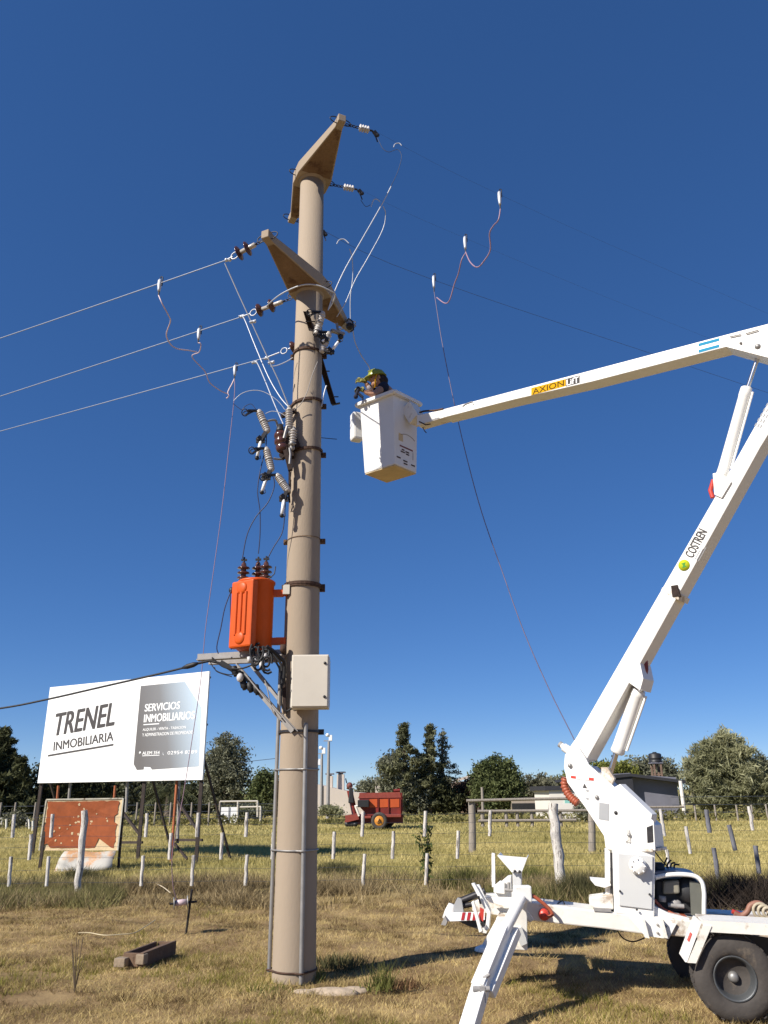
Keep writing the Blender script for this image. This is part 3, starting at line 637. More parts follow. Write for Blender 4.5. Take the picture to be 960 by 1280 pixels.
# brown insulator and the clamp bracket it sits in
P0, P1 = at(350, 540, 7.98), at(354, 566, 7.98); th_ = thing('brown_insulator', P0, 'squat brown porcelain insulator on the rusty bracket left of the pole', 'insulator')
q = MB(); q.lathe(P0, P1, [(0, .05), (.1, .07), (.25, .075), (.3, .055), (.4, .08), (.55, .082), (.6, .058), (.72, .078), (.88, .072), (1, .04)], 18); q.build('porcelain_body', porcb, th_)
q = MB(); q.lathe(P0+V((0,0,.09)), P0, [(0, .03), (.7, .045), (1, .05)], 12); q.tube([P0+V((.05,0,.05)), P0+V((.09,-.03,.07)), P0+V((.1,-.03,-.05))], .012, 6); q.build('metal_cap', darkm, th_)
th_ = thing('steel_bracket', at(362, 560, 7.95), 'dark cluttered steel bracket bolted on the left face of the pole', 'bracket')
q = MB(); q.bar(at(351, 572, 8.0), at(372, 556, 8.0), .07, .06); q.build('clamp_arm', rustch, th_)
q = MB(); q.bar(at(356, 560, 7.95), at(363, 588, 7.95), .05, .05); q.bar(at(360, 545, 7.98), at(362, 572, 7.98), .09, .10); q.build('bracket_body', rustch, th_); q = MB(); q.bar(at(352, 520, 8.05), at(370, 513, 7.98), .04, .05); q.build('upper_arm', rustch, th_); q = MB(); q.bar(at(366, 548, 7.95), at(372, 560, 7.97), .08, .06); q.build('bracket_body', rustch, th_)
q = MB(); q.tube(pxl([(355, 548), (357, 540), (359, 533)], 7.9), .017, 8); q.tube(pxl([(362, 560), (363, 568), (362, 580)], 7.88), .014, 6); q.ball(at(365, 554, 7.88), .03); q.build('bolt', galv, th_)
q = MB(); q.bar(at(362, 590, 7.97), at(362, 616, 7.97), .05, .02); q.tube(pxl([(363, 600), (361, 615), (362, 628)], 7.93), .012, 6); q.build('hanging_strap', rustch, th_)
# blue-black leads down to the transformer
gb = 'dark leads between the fuses and the transformer'
wire('transformer_lead', pxl([(333, 545), (332, 560), (325, 590), (322, 615), (325, 640), (325, 668), (323, 692)], 7.95, 8.0), .006, bluec, 'dark lead dropping from the top fuse to the middle bushing', 'cable', gb)
wire('transformer_lead', pxl([(340, 592), (343, 607), (335, 628), (320, 646), (309, 668), (303, 698)], 7.95, 8.0), .006, bluec, 'dark lead looping from the middle fuse to the left bushing', 'cable', gb)
wire('transformer_lead', pxl([(357, 618), (356, 640), (353, 665), (342, 684), (332, 703)], 7.93, 8.0), .006, bluec, 'dark lead dropping along the pole to the right bushing', 'cable', gb)
# rusty channel and right-hand cutouts
th_ = thing('steel_channel', at(400, 445, 7.95), 'dark rusty steel channel slanting across the right side of the pole', 'steel beam')
q = MB(); pA, pB_ = at(382.5, 389, 7.90), at(417, 505, 8.50); q.bar(pA, pB_, .056, .02, side=(1,0,0)); q.bar(pA+V((.026,0,0)), pB_+V((.026,0,0)), .010, .06, side=(1,0,0)); q.bar(pA-V((.026,0,0)), pB_-V((.026,0,0)), .010, .06, side=(1,0,0))
q.build('channel', rustch, th_)
q = MB(); q.bar(at(415, 506, 8.5), at(425, 504, 8.5), .03, .012); 
for c_ in ((386, 402), (404, 464), (415, 496)): q.tube([at(c_[0]-4, c_[1], 7.93+(c_[1]-402)*.006), at(c_[0]+8, c_[1], 7.97+(c_[1]-402)*.006)], .007, 6)
q.build('bolt', darkm, th_)
gC2 = 'fuse cutouts right of the pole under the crossarm'
cutout((403, 392), (396, 416), ((406, 424), (402, 428)), None, 7.95, 'large grey fuse insulator leaning right of the pole under the lower crossarm', gC2, nsh=3)
cutout((411, 417), (403, 438), ((413, 440), (424, 426)), None, 8.0, 'fuse cutout with a short white tube beneath the crossarm end', gC2, nsh=2)
th_ = thing('hanging_hardware', at(424, 420, 8.3), 'small galvanised bracket with dark fittings under the crossarm end', 'bracket')
q = MB(); q.bar(at(414, 413, 8.2), at(430, 418, 8.3), .05, .03); q.bar(at(421, 405, 8.3), at(424, 422, 8.3), .04, .03); q.bar(at(432, 403, 8.8), at(441, 412, 8.85), .10, .10); q.build('bracket', galvd, th_)
q = MB(); q.ball(at(437, 408, 8.75), .05); q.tube(pxl([(433, 402), (436, 398), (441, 402), (442, 412), (438, 415)], 8.7), .01, 6); q.ball(at(426, 421, 8.25), .035); q.build('fitting', darkm, th_)
wire('tie_wire', pxl([(397, 452), (390, 470), (384, 490), (376, 505), (368, 512)], 7.9, 7.93), .004, galvd, 'thin wire crossing the front of the pole from the fuse to the arrester', 'wire')
wire('stay_lead', pxl([(408, 482), (405, 492), (402, 508)], 8.1), .008, alu, 'short pale lead between the steel channel and the pole band', 'wire')
wire('thin_pin', pxl([(400, 547), (410, 548), (421, 549)], 8.25), .004, darkm, 'thin straight wire sticking out right of the pole', 'wire')

# ---- transformer
TY = 8.05; T0 = at(317, 813, TY); T1 = at(318, 727, TY); T0 = V((T0.x, TY, T0.z)); T1 = V((T0.x, TY, T1.z)); TR = .185
tf = thing('transformer', T0, 'orange pole-mounted transformer tank with brown bushings on top', 'transformer')
q = MB(); Hh = T1.z-T0.z
q.lathe(T0, T1, [(0, TR*.9), (.02, TR), (.955, TR), (.957, TR*1.06), (.985, TR*1.07), (1, TR*1.0)], 40); q.build('tank', orange, tf)
nf = V((-.52, -.85, 0)).normalized(); sx = V((-nf.y, nf.x, 0)); c0 = T0 + nf*(TR*.86)
q = MB(); z0_, z1_ = .0, Hh*.955
def pn(u_, v_, d_): return c0 + sx*u_ + V((0,0,v_)) + nf*d_
hwp = .148
q.obox(pn(0, (z0_+z1_)/2, .02), sx*hwp, nf*.045, V((0,0,(z1_-z0_)/2))); rp = q.build('cooling_panel', orange, tf, bevel=.02)
for u_ in (-.062, 0, .062):
    q = MB(); q.tube([pn(u_, .13, .066), pn(u_, Hh-.16, .066)], .017, 10); q.build('rib', orange, rp)
for v_ in (.095, Hh-.115):
    q = MB(); q.lathe(pn(0, v_, .06), pn(0, v_, .082), [(0, .07), (.6, .062), (1, .04)], 20); q.build('pressed_boss', orange, rp)
q = MB(); 
for v_ in (.09, Hh-.13): q.bar(T0+V((TR*.8, 0, v_)), T0+V((TR+.10, -.0, v_)), .06, .07); q.bar(T0+V((TR+.09, 0, v_-.03)), T0+V((TR+.09, 0, v_+.04)), .03, .10)
q.build('hanger_lug', orange, tf)
q = MB(); hz_ = at(352, 738, TY).z; q.box(T0.x+TR+.10, T0.x+TR+.17, TY-.05, TY+.05, hz_-.05, hz_+.05); q.build('hanger_block', cream, tf)
for px_, dy, lab in ((304, -.03, 0), (322, .08, 0), (332, -.06, 0)):
    bz = at(px_, 722 if px_ != 322 else 720, TY+dy); bz.z = T1.z-.0; hB = .20 if px_ != 322 else .235
    o_ = MB(); pr = [(0, .045), (.08, .045)]
    for k in range(3): t0 = .1+k*.27; pr += [(t0, .028), (t0+.04, .066), (t0+.10, .060), (t0+.15, .03)]
    pr += [(.92, .026), (1, .018)]
    o_.lathe(bz, bz+V((0,0,hB)), pr, 16); bo = o_.build('bushing', porcb, tf)
    o_ = MB(); o_.tube([bz+V((0,0,hB)), bz+V((0,0,hB+.06))], .011, 8); o_.bar(bz+V((-.03,0,hB+.03)), bz+V((.03,0,hB+.03)), .02, .02); o_.build('terminal', darkm, bo)
q = MB(); q.tube([T1+V((.12, -.1, 0)), T1+V((.17, -.12, .02)), T1+V((.2, -.12, .05)), T1+V((.21, -.12, .13))], .006, 5); q.build('terminal_wire', darkm, tf)
q = MB(); lp = at(290, 738, TY-.02); q.ball(lp, .035); q.bar(lp, lp+V((.05, 0, .01)), .03, .03); q.build('side_terminal', darkm, tf)
wire('earth_lead', pxl([(289, 738), (281, 760), (276, 785), (271, 808), (273, 817)], 7.95), .006, bluec, 'thin dark lead looping down outside the left of the orange tank', 'cable')
wire('earth_lead', pxl([(288, 742), (288, 770), (289, 795), (289, 812)], 7.95), .005, bluec, 'thin dark lead running straight down the left edge of the orange tank', 'cable')
# low voltage bushings cluster under the tank and cable loops
th_ = thing('cable_bunch', at(325, 822, 7.9), 'tangle of black cable loops and pale clips under the orange tank', 'cables')
q = MB()
for k in range(13):
    cx, cy = 318+rng.random()*22, 812+rng.random()*18; rr = 4+rng.random()*7; yk = 7.58+rng.random()*.3
    a0 = rng.random()*6; q.tube([at(cx+rr*math.cos(a0+t)*.8, cy+rr*math.sin(a0+t)*1.2, yk) for t in [k2*.55 for k2 in range(9)]], .012, 6)
q.tube(smooth(pxl([(333, 808), (342, 814), (350, 822), (356, 830), (354, 856)], 7.62, 7.8)), .018, 6); q.tube(smooth(pxl([(335, 811), (345, 822), (352, 834), (352, 860)], 7.8)), .014, 6)
q.build('cable_loop', blackc, th_)
q = MB()
for c_ in ((311, 824), (318, 826), (328, 826), (331, 820), (326, 831)): q.lathe(at(c_[0], c_[1]-3, 7.72), at(c_[0]+1, c_[1]+4, 7.72), [(0, .018), (1, .02)], 8)
q.build('pale_connector', white_i, th_)
# support bracket: beam + braces
bk = thing('support_bracket', at(300, 826, PY), 'galvanised angle-iron bracket with slanting braces holding the transformer', 'bracket')
q = MB(); q.bar(at(247, 825, 8.15), at(356, 819, 8.0), .075, .012); q.bar(at(247, 822, 8.18), at(356, 816, 8.03), .012, .075, side=(0, 1, 0)); q.build('beam', galvd, bk)
q = MB(); q.bar(at(262, 828, 8.45), at(358, 824, 8.3), .06, .05); q.build('beam', galvd, bk)
q = MB(); q.bar(at(296, 830, 8.05), at(368, 912, 7.95), .065, .012); q.bar(at(296, 833, 8.05), at(366, 914, 7.95), .012, .05); q.build('brace', galvd, bk)
q = MB(); q.bar(at(315, 832, 8.3), at(355, 882, 8.2), .055, .03); q.build('brace', galvd, bk)
q = MB(); q.bar(at(306, 842, 7.98), at(352, 898, 7.94), .03, .012); q.build('brace', galvd, bk)
q = MB(); q.bar(at(354, 812, 7.98), at(356, 892, 7.98), .05, .03); q.build('upright_plate', rustch, bk)
q = MB(); q.tube(smooth(pxl([(331, 850), (334, 860), (337, 875), (341, 890), (350, 900)], 7.95)), .006, 6); q.tube(smooth(pxl([(352, 892), (362, 903), (372, 914)], 7.85)), .006, 6); q.build('stay_wire', galvd, bk)
# black service fuse holders under the beam
th_ = thing('service_cable_clamp', at(300, 850, 8.0), 'row of black fuse holders hanging below the bracket beam', 'fuse holders')
q = MB()
for k, (px_, py_) in enumerate(((292, 833), (300, 840), (303, 850), (311, 853), (319, 856))): 
    a_ = at(px_, py_, 8.0); b_ = at(px_+3, py_+12, 7.98); q.lathe(a_, b_, [(0, .02), (.1, .034), (.7, .034), (.8, .024), (1, .022)], 10)
q.bar(at(276, 828, 8.0), at(312, 850, 8.0), .05, .05); q.build('fuse_holder', blackc, th_)
q = MB(); q.ball(at(300, 847, 7.95), .035, .03, .045); q.build('pale_cap', white_i, th_)
wire('service_cable', pxl([(-300, 925, 10.4), (-100, 898, 9.6), (0, 885.5, 9.1), (60, 874, 8.9), (130, 858, 8.6), (200, 842, 8.3), (244, 831, 8.1)], 8.5), .011, blackc, 'thick black service cable sloping down to the left edge in front of the billboard', 'cable')
q = MB(); q.lathe(at(228, 835, 8.15), at(248, 829, 8.1), [(0, .012), (.3, .026), (.7, .026), (1, .012)], 10); q.tube(pxl([(248, 829), (262, 826), (275, 829)], 8.1), .014, 6)
tag(q.build('cable_grip', blackc, origin=tuple(at(240, 832, 8.1))), 'black tapered grip where the service cable meets the bracket tip', 'cable clamp')
for j, pts in enumerate(([(262, 826), (270, 838), (284, 843), (296, 843)], [(265, 822), (280, 834), (300, 836), (318, 830)], [(268, 834), (272, 840), (290, 846)])):
    wire('slack_cable', pxl(pts, 7.95), .009 if j == 1 else .005, blackc, ['thin black cable sagging below the bracket beam tip', 'thicker black cable lying along the bracket beam', 'small slack black loop left of the fuse holders'][j], 'cable', 'slack cables at the bracket')
wire('service_cable_drop', pxl([(344, 826), (350, 838), (352, 860), (352, 880), (357, 889), (364, 886), (368, 884)], 7.8, 7.85), .011, blackc, 'black cable running down beside the cream box and curling under it', 'cable')
q = MB(); q.lathe(at(354, 806, 7.95), at(354, 816, 7.95), [(0, .03), (.6, .035), (1, .02)], 12); tag(q.build('cable_gland', rust, origin=tuple(at(354, 816, 7.95))), 'small rusty cap fitting above the upper left corner of the cream box', 'fitting')
# ---- cream box
BY = 7.74; bx = thing('meter_box', at(385, 886, 7.85), 'cream steel box mounted on the pole under the transformer', 'electrical box')
a_ = at(363, 885, BY); b_ = at(411, 818, BY); dz_ = b_.z
q = MB(); q.box(a_.x-.0, b_.x, BY, BY+.21, a_.z, b_.z); bo = q.build('housing', cream, bx, bevel=.008)
q = MB(); q.box(a_.x+.010, b_.x-.006, BY-.018, BY-.002, a_.z+.012, b_.z-.012); dr = q.build('door', cream, bx, bevel=.005)
for f_ in (.17, .80):
    zz_ = b_.z-(b_.z-a_.z)*f_; q = MB(); q.lathe(V((b_.x-.035, BY-.030, zz_)), V((b_.x-.035, BY-.016, zz_)), [(0, .011), (.5, .014), (1, .014)], 10); q.build('lock', darkm, dr)
q = MB(); q.box(a_.x-.03, b_.x+.0, BY+.205, BY+.235, a_.z+.03, b_.z-.03); q.build('back_plate', galvd, bx)
# ================================================================== TOWED BOOM LIFT
A12 = R(12); er = V((math.cos(A12), -math.sin(A12), -.03)).normalized(); nn = V((-math.sin(A12), -math.cos(A12), 0))
M0 = V((2.147, 7.52, 0))
def tw(px, py, w): return onp(px, py, M0 + nn*w, nn)
BC = V((.10, 9.2, 0)); db = (BC-M0).normalized(); nb = V((-abs(db.y), -abs(db.x), 0)).normalized()
def bw(px, py, o): return onp(px, py, M0 + nb*o, nb)
lift = thing('boom_lift', M0, 'white towed cherry picker on wheels with its folded boom reaching to the pole', 'boom lift')
def tslab(name, poly, w, th, mat=whitep, parent=lift, bevel=.006, mb=None, fin=True):
    q = mb or MB(); q.prism([tw(x, y, w) for x, y in poly], -nn*th)
    return q.build(name, mat, parent, bevel=bevel) if fin else q
def bslab(name, poly, o, th, mat=whitep, parent=lift, bevel=.006, mb=None, fin=True):
    q = mb or MB(); q.prism([bw(x, y, o) for x, y in poly], -nb*th)
    return q.build(name, mat, parent, bevel=bevel) if fin else q
# chassis
ch = tslab('chassis_beam', [(655, 1127), (680, 1130), (770, 1141), (862, 1150), (1040, 1172), (1040, 1200), (866, 1172), (806, 1168), (755, 1161), (699, 1155), (655, 1150)], .22, .36, whited, bevel=.012)
q = MB(); tslab('', [(786, 1147), (846, 1155), (836, 1174), (806, 1170)], .245, .02, mb=q, fin=False); q.build('gusset_plate', whitep, ch, bevel=.003)
q = MB()
for x0 in (803, 826): tslab('', [(x0, 1150), (x0+3, 1150), (x0+9, 1173), (x0+3, 1172)], .30, .08, mb=q, fin=False)
q.build('gusset_rib', whited, ch)
q = MB()
for p_ in ((822, 1156), (832, 1158), (822, 1166), (833, 1168)): a_ = tw(*p_, .25); q.lathe(a_, a_+nn*.012, [(0, .011), (1, .009)], 8)
q.build('bolt', galvd, ch)
q = MB(); q.tube(smooth([tw(*p_, .05) for p_ in ((770, 1160), (778, 1172), (790, 1177), (802, 1174), (812, 1168))]), .006, 6); q.build('hanging_hose', blackc, ch)
# mast column
mast = tslab('mast_column', [(766, 1058), (819, 1062), (818, 1149), (768, 1142)], .22, .40, whitep, bevel=.01)
cov = tslab('cover_panel', [(773, 1067), (816, 1070), (815, 1137), (774, 1132)], .235, .012, whiteg, mast, .004)
cc = tw(797, 1082, .25); q = MB(); q.lathe(cc, cc+nn*.065, [(0, .072), (.3, .072), (.32, .060), (.8, .060), (1, .05)], 24)
for k in range(8): a_ = k*math.pi/4; p = cc + er*math.cos(a_)*.055+V((0,0,1))*math.sin(a_)*.055+nn*.06; q.lathe(p, p+nn*.014, [(0, .008), (1, .007)], 6)
q.build('bearing_cap', whitep, mast)
q = MB()
for p_ in ((775, 1114), (812, 1118), (796, 1137)): a_ = tw(*p_, .247); q.lathe(a_, a_+nn*.01, [(0, .010), (1, .008)], 8)
q.build('screw', darkm, mast)
tslab('rear_column', [(757, 1062), (763, 1062), (763, 1134), (758, 1133)], .05, .22, whitep, mast)
q = MB(); q.tube([tw(*p_, .1) for p_ in ((764.5, 1066), (765, 1090), (766, 1115))], .014, 6); q.tube([tw(*p_, .12) for p_ in ((764, 1085), (765, 1100), (764, 1118))], .010, 6); q.build('mast_hose', darkm, mast)
tslab('step_bracket', [(738, 1100), (762, 1102), (764, 1107), (756, 1110), (744, 1107)], .15, .28, whitep, mast, .004)
tslab('step_post', [(757, 1106), (765, 1107), (766, 1134), (757, 1133)], .10, .06, whited, mast, .004)
tslab('deck_block', [(737, 1122), (766, 1118), (767, 1137), (750, 1139), (737, 1132)], .19, .22, whited, mast, .01)
q = MB(); q.obox(tw(753, 1137, .2), er*.07, nn*.03, V((0,0,.012))); q.build('cable_tray', galvd, mast)
# turret (slanted arm support), on the boom plane
tp_ = [(757, 1060), (755, 1045), (732, 1010), (709, 978), (705, 958), (706, 944), (712, 935), (722, 933), (732, 948), (736, 956), (817, 1027), (819, 1063)]
tur = bslab('turret_plate', tp_, .16, .02, whitep, bevel=.003)
bslab('turret_plate', tp_, -.14, .02, whitep, tur, .003)
core = [(761, 1058), (757, 1043), (734, 1010), (712, 980), (709, 968), (730, 957), (812, 1032), (815, 1060)]
bslab('turret_core', core, .138, .274, whitep, tur, .003)
bslab('turret_cover', [(766, 985), (775, 980), (815, 1018), (813, 1030), (790, 1012)], .06, .12, whitep, tur, .004)
bslab('drive_motor', [(808, 1034), (816, 1031), (817, 1053), (809, 1054)], .163, .03, darkm, tur, .004)
bslab('turntable', [(759, 1058), (816, 1061), (816, 1065), (759, 1062)], .165, .32, whited, tur, .004)
bslab('inspection_window', [(749, 1003), (761.5, 1005), (761, 1026), (748.5, 1024)], .164, .006, lgrey, tur, .001)
q = MB()
for p_, rr in (((770, 1016), .016),): a_ = bw(*p_, .161); q.lathe(a_, a_+nb*.006, [(0, rr), (1, rr)], 14)
q.build('round_hole', blackp, tur)
q = MB()
for p_, rr in (((746.5, 996.5), .018), ((713, 957), .020), ((787, 1044), .018)):
    a_ = bw(*p_, .161); q.lathe(a_, a_+nb*.025, [(0, rr), (.6, rr), (1, rr*.5)], 12)
q.build('pivot_bolt', galv, tur)
q = MB(); a_ = bw(786, 1048, .17); q.bar(a_+V((0,0,-.03)), a_+V((0.0,0,.07)), .02, .02); q.bar(a_+V((0,0,.0)), a_-db*(-.04)+V((0,0,-.02)), .03, .02); q.build('lock_lever', whited, tur)
bslab('red_banner', [(713.5, 969.5), (742, 972.5), (742, 976), (713.5, 972.5)], .164, .003, redp, tur, 0)
bslab('white_banner', [(720, 970), (736, 971.8), (736, 975.3), (720, 973.6)], .1665, .002, whitev, tur, 0)
q = MB(); e1 = (bw(742, 974, .17)-bw(713, 971, .17)).normalized(); e2 = nb.cross(e1).normalized() * (1 if nb.cross(e1).z > 0 else -1)
def btext(txt, p0, p1, h, o, mat, parent, name='lettering', **kw):
    a_, b_ = bw(*p0, o), bw(*p1, o); ex = (b_-a_).normalized(); ey = nb.cross(ex).normalized()
    if ey.z < 0: ey = -ey
    return text_mb(txt, a_, ex, ey, h, (b_-a_).length, **kw).build(name, mat, parent)
q = MB(); a_ = bw(731, 985, .164); q.add([a_-e1*.022, a_+e1*.022, a_+V((0,0,.04))], [(0,1,2)]); q.build('warning_mark', greyp, tur)
q = MB()
for y_ in (988, 998): a_ = bw(734, y_, .164); q.prism([a_-e1*.012-V((0,0,.008)), a_+e1*.012-V((0,0,.008)), a_+e1*.012+V((0,0,.008)), a_-e1*.012+V((0,0,.008))], nb*.001)
q.build('small_print', lgrey, tur)
q = MB(); pts = smooth([bw(*p_, -.02) for p_ in ((707, 972), (706, 982), (710, 992), (716, 999), (722, 1004))], 8); q.tube(pts, [.034 if i % 3 else .044 for i in range(len(pts))], 10); q.build('corrugated_hose', redo, tur)
q = MB(); q.tube([bw(714, 940, .05), bw(705, 934, .05)], .040, 14); q.tube([bw(706, 934.5, .05), bw(701, 931, .05)], .026, 12); q.build('limit_switch', whitep, tur)
q = MB(); q.tube([bw(701.8, 931.7, .05), bw(699.5, 930, .05)], .030, 12); q.build('switch_cap', galvd, tur)
# lower boom
lb = bslab('lower_boom', [(711, 941), (713, 932), (720, 922), (893, 622), (960, 503), (990, 448), (1030, 440), (1010, 462), (950, 560), (800, 830), (787, 853), (733, 950), (722, 953)], .115, .23, whitep, bevel=.01)
q = MB(); bslab('', [(800, 829), (804, 848), (800, 863), (786, 853)], .125, .25, mb=q, fin=False); q.build('cylinder_bracket', whitep, lb, .004)
q = MB(); bslab('', [(891, 592), (900, 590), (914, 602), (902, 622), (893, 618)], .135, .27, mb=q, fin=False); q.build('cylinder_bracket', whitep, lb, .004)
q = MB(); q.tube([bw(805, 822, .0), bw(806, 836, -.0), bw(803, 852, -.0), bw(799, 858, 0)], .035, 8); q.build('hose_loop', M('red_black_hose', (.22, .03, .03), .5, var=.6, scale=9), lb)
q = MB(); q.tube([bw(892, 600, 0), bw(888, 613, 0), bw(891, 622, 0)], .022, 8); q.build('hose_loop', redp, lb)
bslab('clamp_collar', [(828, 734), (851, 743), (848, 750), (826, 738.5)], .119, .238, whited, lb, .002)
q = MB(); q.obox(bw(849, 741, .02), db*.03, nb*.11, V((0,0,.05))); q.tube([bw(846, 735, .13), bw(850, 746, .13)], .015, 8); q.build('latch', rustch, lb)
e_up = (bw(882, 660, .115)-bw(857, 705, .115)).normalized(); e_nr = nb.cross(e_up).normalized(); 
if e_nr.x > 0 : pass
ey_ = nb.cross(e_up).normalized(); ey_ = -ey_ if ey_.z < 0 else ey_
o0 = bw(866, 698, .117)
text_mb('COSTREN', o0, e_up, ey_, .085, (bw(882, 664, .117)-o0).length, thick=.001, bold=.03).build('lettering', greyp, lb)
c_ = bw(855, 706.5, .118); q = MB(); q.lathe(c_-nb*.002, c_+nb*.002, [(0, .052), (1, .052)], 24); dsk = q.build('round_sticker', yelg, lb)
q = MB(); q.prism([c_+nb*.0025+e_up*.03+ey_*.0, c_+nb*.0025+ey_*.03, c_+nb*.0025+ey_*.008-e_up*.002, c_+nb*.0025-e_up*.03-ey_*.0, c_+nb*.0025-ey_*.03, c_+nb*.0025-ey_*.008+e_up*.004], nb*.001); q.build('sticker_mark', grn, lb)
q = MB()
for k in range(3): 
    a_ = bw(869+k*1.3, 702-k*.4, .1165); a_ = o0 - ey_*(.018+.018*k); q.prism([a_, a_+e_up*(.10+.02*k), a_+e_up*(.10+.02*k)-ey_*.005, a_-ey_*.005], nb*.001)
q.build('small_print', lgrey, lb)
q = MB(); a0 = bw(951, 535, .1165); b0_ = bw(970, 502, .1165); eu = (b0_-a0).normalized()
for k in range(5):
    for j in range(3): a_ = a0 + eu*(.05*k)+ey_*(.025*j); q.prism([a_, a_+eu*.03, a_+eu*.03+ey_*.012, a_+ey_*.012], nb*.001)
q.build('small_print', lgrey, lb)
# upper boom
ub = bslab('upper_boom', [(554, 511.5), (925, 413.5), (962, 404), (1000, 398), (1035, 425), (1010, 470), (962, 448.5), (908, 433.5), (740, 477), (640, 500), (554, 522)], .105, .20, whitep, bevel=.008)
bslab('telescopic_tip', [(521, 519), (558, 511.5), (558, 521), (521, 532)], .085, .16, whited, ub, .004)
bslab('elbow_plate', [(906, 433), (935, 425), (1000, 405), (1010, 455), (962, 447.5)], .115, .01, whitep, ub, .003)
q = MB()
for p_ in ((947, 433), (926, 429), (962, 430)): a_ = bw(*p_, .117); q.lathe(a_, a_+nb*.02, [(0, .028 if p_[0] == 947 else .014), (.5, .024 if p_[0] == 947 else .012), (1, .012 if p_[0] == 947 else .008)], 14)
q.build('pivot_bolt', galv, ub)
q = MB()
for (x0, y0), (x1, y1) in (((912, 421), (926, 418)), ((932, 417), (948, 412.5))): q.tube([bw(x0, y0, .118), bw(x1, y1, .118)], .006, 6)
q.build('hydraulic_pipe', galvd, ub)
yp = bslab('yellow_plate', [(664, 485), (707, 473.6), (707, 482.5), (664, 494)], .1075, .002, yel, ub, 0)
btext('AXION', (666, 493.2), (705, 482), .068, .108, brownp, ub)
bslab('grey_plate', [(707.3, 473.6), (724.5, 469), (724.5, 478.5), (707.3, 483)], .1075, .002, greyp, ub, 0)
btext('LifT', (708.5, 482), (723.5, 478), .07, .108, whitev, ub, bold=.02)
for y_ in (0, 8):
    bslab('blue_stripe', [(873, 431+y_-1.6), (899, 424+y_-1.6), (899, 427.6+y_-1.6), (873, 434.6+y_-1.6)], .1075, .002, cyan, ub, 0)
q = MB(); q.tube(smooth([bw(*p_, .0) for p_ in ((522, 517), (530, 514), (545, 513), (554, 511))]), .012, 6); q.tube([bw(*p_, .0) for p_ in ((528, 533), (531, 539), (533, 541))], .006, 5); q.tube([bw(*p_, .09) for p_ in ((524, 527), (532, 531), (538, 530))], .008, 5)
q.build('tip_cable', rust, ub)
q = MB(); q.tube([bw(*p_, .11) for p_ in ((578, 508), (582, 505), (590, 502), (592, 506))], .006, 5); q.build('hydraulic_pipe', galvd, ub)
# cylinders
def cyl(name, r0, r1, b0_, b1_, rad, o=0.0):
    th2 = MB(); th2.lathe(bw(*b0_, o), bw(*b1_, o), [(0, rad*.8), (.01, rad), (.1, rad*1.06), (.11, rad), (.9, rad), (.97, rad*1.08), (1, rad*.8)], 20); c = th2.build(name, whitep, lift)
    k = MB(); k.tube([bw(*r0, o), bw(*r1, o)], rad*.42, 12); k.build('piston_rod', chrome, c)
    k = MB(); d_ = (bw(*b1_, o)-bw(*b0_, o)).normalized(); off = nb.cross(d_)*rad*1.3; off = -off if off.x < 0 else off
    k.tube([bw(*b0_, o).lerp(bw(*b1_, o), .05)+off, bw(*b0_, o).lerp(bw(*b1_, o), .9)+off], rad*.22, 6); k.build('feed_pipe', whitep, c); return c
cyl('elbow_cylinder', (948, 445), (933, 490), (933.5, 484), (902, 596), .050)
cyl('lift_cylinder', (770.5, 940), (759, 980), (799, 862), (771, 942), .060)
q = MB(); bslab('', [(751, 959), (759, 959), (768, 973), (762, 986), (754, 980)], .07, .03, mb=q, fin=False); bslab('', [(751, 959), (759, 959), (768, 973), (762, 986), (754, 980)], -.04, .03, mb=q, fin=False); q.build('rod_bracket', whited, tur)
q = MB(); q.tube([bw(800, 862, .12), bw(800, 862, -.12)], .02, 10); q.tube([bw(759, 979, .10), bw(759, 979, -.10)], .02, 10); q.build('pivot_pin', galvd, lift)
# bucket
zb0, zb1 = 5.40, 6.36
bL, bN, bR = gnd(455.5, 592, zb0), gnd(493.5, 580, zb0), gnd(521, 591.5, zb0); bF = bL+bR-bN
tL, tN, tR = gnd(449.5, 506, zb1), gnd(492, 490.5, zb1), gnd(522, 505, zb1); tF = tL+tR-tN
cB = (bL+bR)/2; cT = (tL+tR)/2
o_b = [bL, bN, bR, bF]; o_t = [tL, tN, tR, tF]; inn = .03
def shr(P, c, d_): return [p + (c-p).normalized()*d_ for p in P]
i_b = [p+V((0,0,.04)) for p in shr(o_b, cB, inn*1.4)]; i_t = shr(o_t, cT, inn*1.4)
q = MB(); vs_ = o_b+o_t+i_b+i_t; fs_ = []
ccw = (bN-bL).cross(bR-bN).z > 0
for k in range(4):
    k2 = (k+1) % 4
    fs_ += [(k, k2, 4+k2, 4+k), (8+k2, 8+k, 12+k, 12+k2), (4+k, 4+k2, 12+k2, 12+k)]
fs_ += [(3,2,1,0), (8,9,10,11)]
q.add(vs_, fs_); bu = q.build('bucket', fibre, lift, bevel=.012)
q = MB(); rim_o = shr(o_t, cT, -.035); 
for k in range(4): q.bar(rim_o[k]+V((0,0,-.005)), rim_o[(k+1) % 4]+V((0,0,-.005)), .05, .05)
for k in range(4): q.ball(rim_o[k]+V((0,0,-.005)), .03)
q.build('bucket_rim', fibre, bu, bevel=.006)
q = MB(); q.prism([p-V((0,0,.012)) for p in shr(o_b, cB, .01)], V((0,0,.009))); q.build('bucket_floor', fibreb, bu)
eR = (bR-bN).normalized(); upR = ((tN-bN)).normalized(); upR = (upR-eR*upR.dot(eR)).normalized(); nR = eR.cross(upR); nR = nR if nR.y < 0 else -nR
def bk_rect(mb, u0_, v0_, u1_, v1_, d_=.004): mb.prism([bN+eR*u_+upR*v_+nR*(d_) for u_, v_ in ((u0_, v0_), (u1_, v0_), (u1_, v1_), (u0_, v1_))], nR*.001)
